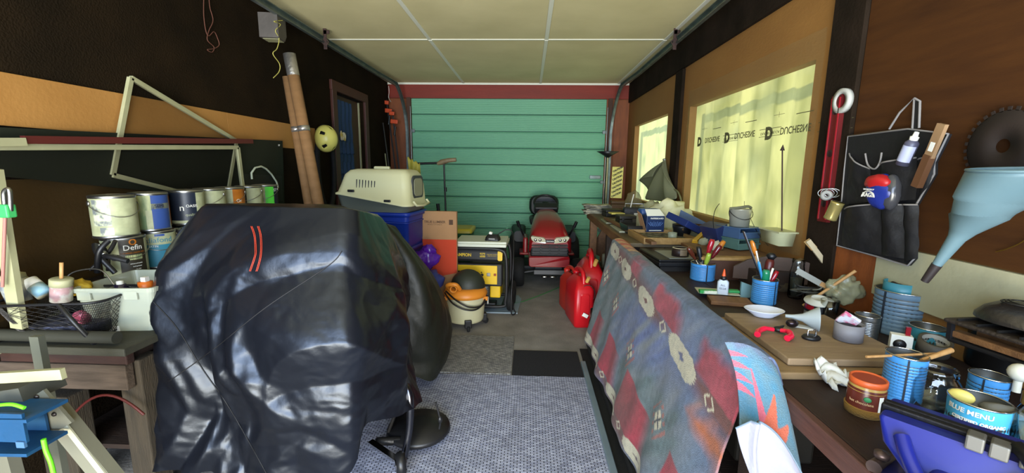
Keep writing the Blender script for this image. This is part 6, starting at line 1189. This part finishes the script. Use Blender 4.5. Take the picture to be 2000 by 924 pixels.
# ================================================================== BLANKET
def Cc(h): return lin(h)[:3]
TE, BL, BU, CR, OR, MA, PK, GY = Cc('4e6064'), Cc('4c5a86'), Cc('7c2836'), Cc('b0aa94'), Cc('b8573a'), Cc('5c3632'), Cc('b85666'), Cc('62686c')
def mixc(a, b, k): return tuple(a[i]*(1-k)+b[i]*k for i in range(3))
def cl(x): return max(0, min(1, x))
def motif(x_, y_):
    # serrated lozenge: stepped ends, zigzag hole
    st = abs(x_)+.16*((abs(y_)*5) % 1); h_ = abs(x_)*2.6+abs(y_)*1.6+.25*((abs(y_)*6) % 1)
    return st < .95 and abs(y_) < (1.0 if abs(x_) < .55 else 1.0-.8*(abs(x_)-.55)/.45) and h_ > .62
def blanket_col(s, t, p):
    n1 = noise.noise(Vector((s*4+t*1.5, t*3.2, 2))); n2 = noise.noise(Vector((s*2+t, t*2, 7))); n3 = noise.noise(Vector((s*110, t*40, 1))); n4 = noise.noise(Vector((s*26+t*12, t*5, 9)))
    c = mixc(TE, BL, cl(.25+2.2*n2+.9*(s-.4)+.5*n4)); c = mixc(c, GY, cl(.3+n4)); tr = t-.2-.19*s
    c = mixc(c, MA, cl(.95-abs(tr+.01)/.07+n1)); c = mixc(c, MA, cl(1-abs(t-.96)/.06+n1)*.9)
    for s0, s1 in ((.30, .44), (.56, .76), (.84, 1.1)):
        if -.17 < tr < -.03: k = min((s-s0)/.03, (s1-s)/.05, (tr+.17)/.04, (-.02-tr)/.02)+.6*n4; c = mixc(c, mixc(BU, Cc('8e3a46'), cl(.4+n1*2)), cl(k))
    for s0, s1 in ((.06, .19), (.26, .44), (.50, .74), (.82, 1.1)):
        e = s0+(.93-t)*.12
        if .62 < t < .94: k = min((s-e)/.006, (s1-s)/.05, (t-.66-.3*(s-s0))/.01); c = mixc(c, mixc(Cc('8a2434'), MA, cl(n1*1.5)), cl(k))
    if t < .17: c = mixc(c, mixc(GY, BL, cl(s-.2)), .5)
    if t < .15: c = mixc(mixc(OR, Cc('b08a5a'), cl(.5+2*n4)), c, cl((s-.17-.5*n4*.2)*9))
    if s > .86 and t > .40 and t < .62: c = mixc(c, Cc('94502e'), cl(1.4-abs(t-.47)/.06-abs(s-.97)/.09+n4))
    r1 = (.085, .275, .52, .79)
    for q_ in r1:
        if motif((s-q_)/(.075+.02*q_), (tr-.0)/.045): return mixc(CR, GY, cl(.12+.3*n3))
    for q_ in (.18, .395, .665, .93):
        d_ = abs(s-q_)/.022+abs(tr)/.032
        if .68 < d_ < 1 and abs(s-q_) > .003: return CR
    for q_ in (.03, .19, .45, .70, .93):
        if motif((s-q_)/.085, (t-.955)/.035): return mixc(CR, GY, cl(.12+.3*n3))
    for q_ in (.115, .32, .575, .82):
        d_ = abs(s-q_)/.018+abs(t-.955)/.024
        if .65 < d_ < 1: return CR
    for q_, tq in ((.06, .42), (.27, .50), (.51, .60), (.77, .66)):
        a_, b_ = (s-q_)/.026, (t-tq)/.050; d_ = abs(a_)+abs(b_)
        if 1.25 < d_ < 1.9 and int((s*90+t*40)) % 2: c = mixc(c, Cc('9a4a38'), .6)
        if d_ < 1: c = CR if min(abs(a_-b_), abs(a_+b_)) > .16 else Cc('242c38')
    k = 1+.30*n3+.25*n4; return tuple(cl(x_*k) for x_ in c)
bl = thing('blanket', 'patterned southwestern fleece blanket draped over the bench front', 'blanket')
NS, NT = 330, 200
def bl_pt(s, t):
    y = 3.10-(3.10-1.12)*s
    wav = (.012*sin(s*23+1)+.008*sin(s*51))*t*t
    xi = .705+.06*(1-s)
    if t < .10: k = t/.10; x_ = xi-(xi-.665)*k; z_ = ZB+.006+(.078)*sin(k*pi/2)
    elif t < .16: k = (t-.10)/.06; x_ = .665-.03*k-.01*k*k; z_ = ZB+.084-.014*k*k
    else: k = (t-.16)/.84; x_ = .625-.155*k**.9-.0; z_ = ZB+.07-.78*k
    zt = {0: 0}; lift = .05*max(0, 1-s*7)*0
    y2 = y+.10*t*(s-.5)*0+(.06 if s < .5 else .0)*t*(1-s*2)+.0
    n = noise.noise(Vector((s*5, t*2.5, 3)))*.02*t+noise.noise(Vector((s*16, t*8, 5)))*.005
    return Vector((x_-wav-n, y2, max(.012, z_)))
mb = MB().grid(NS, NT, bl_pt); me_cols = [blanket_col((i % (NS+1))/NS, (i//(NS+1))/NT, None) for i in range(len(mb.v))]
def vcol_mat(name):
    m = M(name, '808080', .95, sheen=.08, bump=.5, bs=260); nt = m.node_tree; a = nt.nodes.new('ShaderNodeVertexColor'); a.layer_name = 'weave'
    nt.links.new(a.outputs[0], nt.nodes['Principled BSDF'].inputs['Base Color']); return m
def paint(o, cols):
    ca = o.data.color_attributes.new('weave', 'FLOAT_COLOR', 'POINT'); flat = []
    for c in cols: flat += [c[0], c[1], c[2], 1]
    ca.data.foreach_set('color', flat)
o = mb.build('drape', vcol_mat('blanket_weave'), bl, solid=.006); paint(o, me_cols)
# the end that wraps round the near corner
def quad3(P, c):
    return P[0]*(1-c)*(1-2*c)+P[1]*4*c*(1-c)+P[2]*c*(2*c-1)
Lp = [ony(1415, 668, 1.15), ony(1434, 735, 1.10), ony(1438, 838, 1.0)]
Rp = [ony(1512, 713, 1.125), ony(1538, 790, 1.06), ony(1571, 940, 1.0)]
Tm = ony(1470, 678, 1.13)
def endp(a, c):
    L_, R_ = quad3(Lp, c), quad3(Rp, c); p_ = L_.lerp(R_, a)
    p_ = p_+(Tm-(Lp[0]+Rp[0])/2)*4*a*(1-a)*(1-c)**2
    p_.y -= .035*sin(pi*a)*c; p_.x += .010*sin(a*9+1)*c; return p_
ne, me_ = 90, 110
def ecol(a, c):
    n3 = noise.noise(Vector((a*60, c*80, 1))); n4 = noise.noise(Vector((a*5, c*7, 3))); base = mixc(Cc('3f7490'), Cc('5a7480'), cl(.5+n4)); base = mixc(mixc(GY, BL, .4), base, cl(c*5+n4))
    ctr = (.42, .93)
    for ang, ln, wd, col_ in ((97, .62, .09, PK), (62, .50, .10, OR), (33, .42, .09, OR), (-8, .45, .10, OR), (-42, .5, .09, OR)):
        dx_, dy_ = (a-ctr[0]), -(c-ctr[1]); aa = radians(ang); u_ = dx_*cos(aa)+dy_*sin(aa); w_ = -dx_*sin(aa)+dy_*cos(aa)
        if 0 < u_ < ln and abs(w_) < wd*(1-u_/ln)+.012: base = mixc(base, col_, .92)
    for c0 in (.18, .33, .48, .6):
        if a < .34*(1-abs(c-c0)/.05): base = mixc(base, PK, .9)
    if abs(a-.16-.3*c) < .0 : base = CR
    k = 1+.25*n3; return tuple(cl(x_*k) for x_ in base)
mb = MB().grid(ne, me_, endp); o = mb.build('front_end', vcol_mat('blanket_weave'), bl, solid=.006, label='blue end of the blanket with orange rays'); paint(o, [ecol((i % (ne+1))/ne, (i//(ne+1))/me_) for i in range(len(mb.v))])
# pale lining of the folded-back corner
def lin_(a, c):
    if a < .3: k = a/.3; p_ = ony(1437+37*k, 836-17*k, .955-.02*k); q = ony(1480-4*k, 960, .93)
    else: k = (a-.3)/.7; p_ = ony(1474+94*k, 819+110*k-22*sin(pi*k), .935-.0*k); q = ony(1476+95*k, 965, .93)
    p_ = p_.lerp(q, c); p_.y += .02*sin(pi*c)-(.015 if .25 < a < .35 else 0); return p_
MB().grid(40, 24, lin_).build('lining', M('lining_white', '80808c', .9, bump=.2, bs=80), bl, solid=.004, label='pale lining of the folded corner')
MB().tube([lin_(i/28, 0)+Vector((-.002, -.004, .002)) for i in range(29)], .0022, 6).build('hem_stitching', M('hem_grey', '5a6a78', .8), bl)
# ================================================================== LEFT FRONT CLUTTER
gp = tag(MB().tube([(-2.0, 1.43, .735), (-1.50, 1.43, .735)], .022, 16).build('pipe', M('grey_pipe', '3c3c34', .5, .3, bump=.1, bs=20)), 'long grey-green pipe lying in front of the wire basket', 'pipe')
tag(MB().box(.56, .20, .03, (0, 0, .015), bev=.004).build('shelf_plank', M('plank_greenish', '2c2c22', .75, bump=.2, col2='38362a', vs=6, stretch=(1, 6, 6))), 'weathered plank under the wire basket', 'plank', loc=(-1.73, 1.50, .675), rot=(0, 0, 0))
wbk = thing('wire_basket', 'black wire mesh basket holding sealant tubes', 'basket', (-1.765, 1.53, .712), radians(10))
def rg2(w_, d_, z_): return [(a, c, z_) for a, c in rrect(w_, d_, .06, 5)]
wires = MB(); R0 = rg2(.27, .17, .0); R1 = rg2(.37, .25, .15); n_ = len(R0)
def onb(i, k): i %= 4*n_; j = i//4; f_ = (i % 4)/4; a = Vector(R0[j]).lerp(Vector(R0[(j+1) % n_]), f_); b = Vector(R1[j]).lerp(Vector(R1[(j+1) % n_]), f_); return a.lerp(b, k)
for i in range(0, 4*n_, 1):
    for sg in (1, -1): wires.tube([onb(i+sg*q_*2, q_/4) for q_ in range(5)], .0011, 3)
wires.build('mesh', dsteel, wbk, kind='stuff')
for R, k, rr in ((R1, .15, .005), (R0, 0, .003)): MB().tube(R, rr, 6, closed=True).build('rim', black, wbk)
MB().tube(squiggle([(.06, -.13, .15), (.11, -.15, .10), (.145, -.14, .03), (.15, -.12, -.01)]), .008).build('strap', black, wbk)
MB().tube(squiggle([(-.12, .1, .15), (-.08, .12, .21), (.02, .12, .22), (.08, .1, .16)]), .003).build('handle', steel, wbk)
MB().loft([rg2(.24, .15, .006), rg2(.25, .16, .05)]).build('contents', M('basket_contents', '4c4f66', .7, col2='20202a', vs=24, contrast=.1), wbk)
def tub(name, label, p0, p1, r, parts_): X = along(p0, p1); t = thing(name, label, 'tube', X=X); [MB().lathe([(.001, pf[0][1])]+pf+[(.001, pf[-1][1])], 20).build(nm, mt, t) for nm, mt, pf in parts_]; return t
by, bx, bz = 1.50, 0, .80
Pq = lambda u, v, y_=1.50: ony(u, v, y_)
tub('sealant_tube', 'white sealant tube with nozzle pointing up left, in the basket', Pq(88, 575), Pq(30, 528), .026, [('body', M('tube_label', '7aa0b0', .5, col2='c8c0a0', vs=10, contrast=.06), [(.026, 0), (.026, .045)]), ('cap', white, [(.026, .045), (.026, .075), (.012, .082)]), ('nozzle', offw, [(.010, .08), (.006, .14)])])
tub('filler_tub', 'white tub with a blue spot tilted at the left of the basket', Pq(40, 590, 1.47), Pq(22, 545, 1.47), .032, [('body', M('tub_white_blue', 'b8b8a8', .5, col2='6a7078', vs=16, contrast=.08), [(.034, 0), (.038, .09)]), ('lid', offw, [(.040, .088), (.040, .105), (.03, .11)])])
tub('glue_pot', 'white pot with a wooden stick standing in the basket', Pq(120, 582), Pq(120, 552), .03, [('body', M('pot_pink', '9a7a7a', .5, col2='b8b4a8', vs=20, contrast=.06), [(.032, -.01), (.032, .05)]), ('lid', offw, [(.034, .05), (.034, .075), (.03, .078)]), ('stick', wood_stick, [(.006, .07), (.006, .14)])])
tag(MB().ball(.035, (0, 0, 0), 18, (1.6, .8, .8), nz=.5).build('glove', M('yellow_glove2', 'a88a20', .75, bump=.3)), 'crumpled yellow work glove hanging over the basket edge', 'glove', loc=tuple(Pq(150, 560, 1.58)))
tag(MB().lathe([(.001, 0), (.012, 0), (.022, .03), (.024, .06), (.02, .062), (.001, .05)], 20, T(0, 0, 0, .9, .6, 0)).build('small_bulb', M('pink_bulb', '8a3a50', .4)), 'small pinkish round object between basket and clear bin', 'bulb', loc=tuple(Pq(172, 625, 1.5)))
# clear bin
cbn = thing('clear_bin', 'translucent plastic storage bin on the bench left of the cover', 'storage bin', (-1.625, 1.69, .6585), radians(6)); cbn.scale = (1, 1, 1.15)
frost = M('frosted_plastic', 'b4b8a4', .35, alpha=.62); Rb = rrect(.22, .24, .02); Rt = rrect(.29, .30, .02)
lf = MB(); lf.loft([[(a, c, 0) for a, c in Rb], [(a, c, .185) for a, c in Rt], [(a*1.05, c*1.05, .185) for a, c in Rt], [(a*1.06, c*1.06, .20) for a, c in Rt], [(a*.99, c*.99, .20) for a, c in Rt], [(a*.98, c*.98, .004) for a, c in Rb]], smooth=False); lf.build('body', frost, cbn)
for a in (-.1, .07): MB().box(.05, .008, .03, (a, -.155, .175), (.05, 0, 0), .002).build('latch_lug', frost, cbn)
MB().box(.03, .06, .12, (.06, -.03, .07)).build('paper_stack', M('orange_tan', 'b8956a', .7), cbn); MB().box(.04, .001, .03, (-.03, -.128, .045), (.15, 0, .0)).build('sticker', paper, cbn)
MB().box(.16, .16, .09, (-.02, .02, .06)).build('contents', M('bin_contents', '8a8c80', .7, col2='6a6c60', vs=14), cbn)
for (dx_, lab, cc) in ((-.055, 'squat clear bottle of dark purple fluid in the bin', None), (.055, 'purple bottle with an orange cap in the clear bin', 'o')):
    t = thing('bottle', lab, 'bottle', (-1.64+dx_, 1.66, .775)); MB().lathe([(.001, 0), (.055, 0), (.058, .05), (.05, .07), (.02, .085), (.02, .095), (.001, .095)], 28).build('body', M('purple_fluid', '1c1630', .15, coat=.4), t)
    MB().lathe([(.025 if cc else .012, .085), (.026 if cc else .012, .108), (.001, .110)], 24).build('cap', M('cap_orange', 'c8641c', .4) if cc else white, t)
    if cc: MB().box(.02, .02, .02, (0, 0, .118)).build('cap_tip', white, t)
# spring clamps dark tangle in front of the cans
for k, (u, v, du, dv) in enumerate(((185, 478, 40, 55), (212, 470, -22, 62), (205, 500, 45, 10))):
    A_, B_ = ony(u, v, 1.76-.02*k), ony(u+du, v+dv, 1.74-.02*k); t = thing('spring_clamp', ('black spring clamp leaning right before the lower cans', 'black spring clamp crossing the first one', 'short black clamp lying across the other clamps')[k], 'clamp', group='black spring clamps')
    MB().tube(squiggle([A_, A_.lerp(B_, .4)+Vector((0, -.02, .01)), B_]), .011).build('jaw', black, t); MB().tube(squiggle([A_+Vector((.03, 0, 0)), A_.lerp(B_, .4)+Vector((0, .02, 0)), B_+Vector((-.03, 0, .01))]), .008).build('handle', dsteel, t); MB().ball(.014, A_.lerp(B_, .42), 10).build('pivot', steel, t)
tag(MB().box(.22, .14, .13, (0, 0, .065), bev=.004).build('dark_box', M('dark_crate', '1a1712', .8)), 'dark crate under the spring clamps', 'box', loc=(-1.86, 1.72, .66-.0))
# long-handled thing at the far left: white post, green clip, pink rod
wp = tag(bar(MB(), ony(-12, 330, 1.38), ony(38, 640, 1.42), .045, .02, (0, 1, 0)).build('white_post', offw), 'white wooden post leaning at the left picture edge', 'post')
t = thing('green_clip', 'green clip holding a grey fitting on the white post', 'clip'); p_ = ony(14, 412, 1.36); MB().box(.035, .03, .045, p_, (0, 0, 0), .005).build('clip', M('clip_green', '3aa058', .4), t); MB().tube(squiggle([p_+Vector((-.005, 0, .02)), p_+Vector((.0, 0, .06)), p_+Vector((.02, 0, .07)), p_+Vector((.012, 0, .0))]), .007).build('fitting', steel, t)
tag(MB().tube([ony(10, 425, 1.36), ony(5, 560, 1.38)], .005).build('pink_rod', M('pink_rod', '9a6a60', .5)), 'thin pinkish rod hanging below the green clip', 'rod')
# step ladder / sawhorse with blue square tube
al = M('aluminium_warm', '6a685a', .5, .3, bump=.05, col2='787664', vs=5)
sw = thing('sawhorse', 'grey metal sawhorse with riveted bracket at the lower left', 'sawhorse')
f1 = lambda u, v, y_=.98: ony(u, v, y_)
bar(MB(), f1(105, 800), f1(235, 960), .055, .03, (0, 1, 0)).build('leg', al, sw); bar(MB(), f1(-10, 820, 1.05), f1(28, 960, 1.05), .055, .03, (0, 1, 0)).build('leg', al, sw)
bar(MB(), f1(112, 812, .962), f1(215, 944, .962), .016, .004, (0, 1, 0)).build('leg_face', M('pale_metal', 'b0ae98', .4, .3), sw)
P_ = [f1(u, v, .955) for u, v in ((40, 790), (84, 762), (140, 826), (98, 850), (58, 800))]
MB().add(P_+[q_+Vector((0, .008, 0)) for q_ in P_], [tuple(range(5)), tuple(range(5, 10))[::-1]]+[(i, (i+1) % 5, 5+(i+1) % 5, 5+i) for i in range(5)]).build('bracket_plate', al, sw)
for u, v in ((72, 775), (106, 809)): MB().lathe([(.001, .004), (.005, .003), (.006, 0)], 14, T(*f1(u, v, .954), pi/2, 0, 0)).build('rivet', M('rivet_dark', '3a3430', .35, .7), sw)
bar(MB(), f1(-60, 778), f1(86, 755), .045, .10, (0, 1, 0)).build('top_beam', M('grey_beam', '4a4a42', .5, .2, bump=.1), sw)
tag(bar(MB(), f1(-60, 741, .93), f1(124, 730, .93), .026, .012, (0, 1, 0)).build('trim_strip', offw), 'cream moulded strip lying across the sawhorse', 'strip')
tag(bar(MB(), f1(72, 656, 1.2), Vector((f1(100, 800, 1.2).x, 1.2, .0)), .03, .02, (0, 1, 0)).build('stake', M('stake_grey', '55564a', .5)), 'short grey stake standing behind the cream strip', 'stake')
bt_ = thing('blue_bracket', 'blue painted square steel tube hanging on the sawhorse', 'bracket'); bs = M('bracket_blue', '12446c', .5, col2='0e3450', vs=7, bump=.1)
y0_, y1_ = .86, .94
for cs in (((-60, 800), (94, 802)), ((-60, 864), (94, 866))): bar(MB(), f1(*cs[0], .90), f1(*cs[1], .90), .008, .09, (0, 1, 0)).build('wall', bs, bt_)
bar(MB(), f1(-60, 832, .862), f1(50, 836, .862), .072, .006, (0, 1, 0)).build('wall', bs, bt_); bar(MB(), f1(-60, 832, .948), f1(94, 834, .948), .075, .006, (0, 1, 0)).build('wall', bs, bt_)
MB().box(.02, .006, .015, f1(42, 868, .858)).build('tab', M('tab_blue', '3c5c80', .5), bt_)
gcm = M('cord_green', '5cc41c', .45)
tag(MB().tube(squiggle([f1(u, v, .84) for u, v in ((-30, 795), (0, 791), (25, 790), (48, 797))]), .004).build('rope', gcm), 'short bright green cord above the blue tube', 'cord')
tag(MB().tube(squiggle([f1(u, v, .87) for u, v in ((85, 858), (90, 880), (100, 905), (108, 940))]), .005).build('rope', gcm), 'bright green cord hanging down beside the sawhorse leg', 'cord')

rt = random.Random(21); t = thing('cable_tangle', 'tangle of dusty grey cables behind the tub with the white lid', 'cables', (1.25, 1.84, ZB+.02))
for k in range(6):
    MB().tube(squiggle([(rt.uniform(-.09, .08), rt.uniform(-.07, .07), rt.uniform(.0, .09)) for _ in range(6)], 5), .0035, 6).build('cable', M('cable_%d' % (k % 3), ('3a3a34', '5c5a4c', '201e1c')[k % 3], .6), t)
t = thing('glass_tumbler', 'clear glass tumbler behind the matt grey cup', 'tumbler', (1.19, 1.66, ZB)); MB().lathe([(.001, .004), (.026, .004), (.032, .09), (.030, .09), (.024, .008), (.001, .008)], 28).build('glass', glass, t)
tag(MB().tube([(1.18, 1.80, ZB+.02), (1.30, 1.70, ZB+.20)], .006).build('wooden_dowel', wood_stick), 'thin wooden dowel leaning against the dark post', 'dowel')
tag(MB().lathe([(.001, 0), (.03, 0), (.03, .05), (.028, .055), (.001, .055)], 24).build('spool', M('spool_brown', '4a3422', .6)), 'small brown spool beside the curved dark board', 'spool', loc=(1.14, 1.98, ZB))
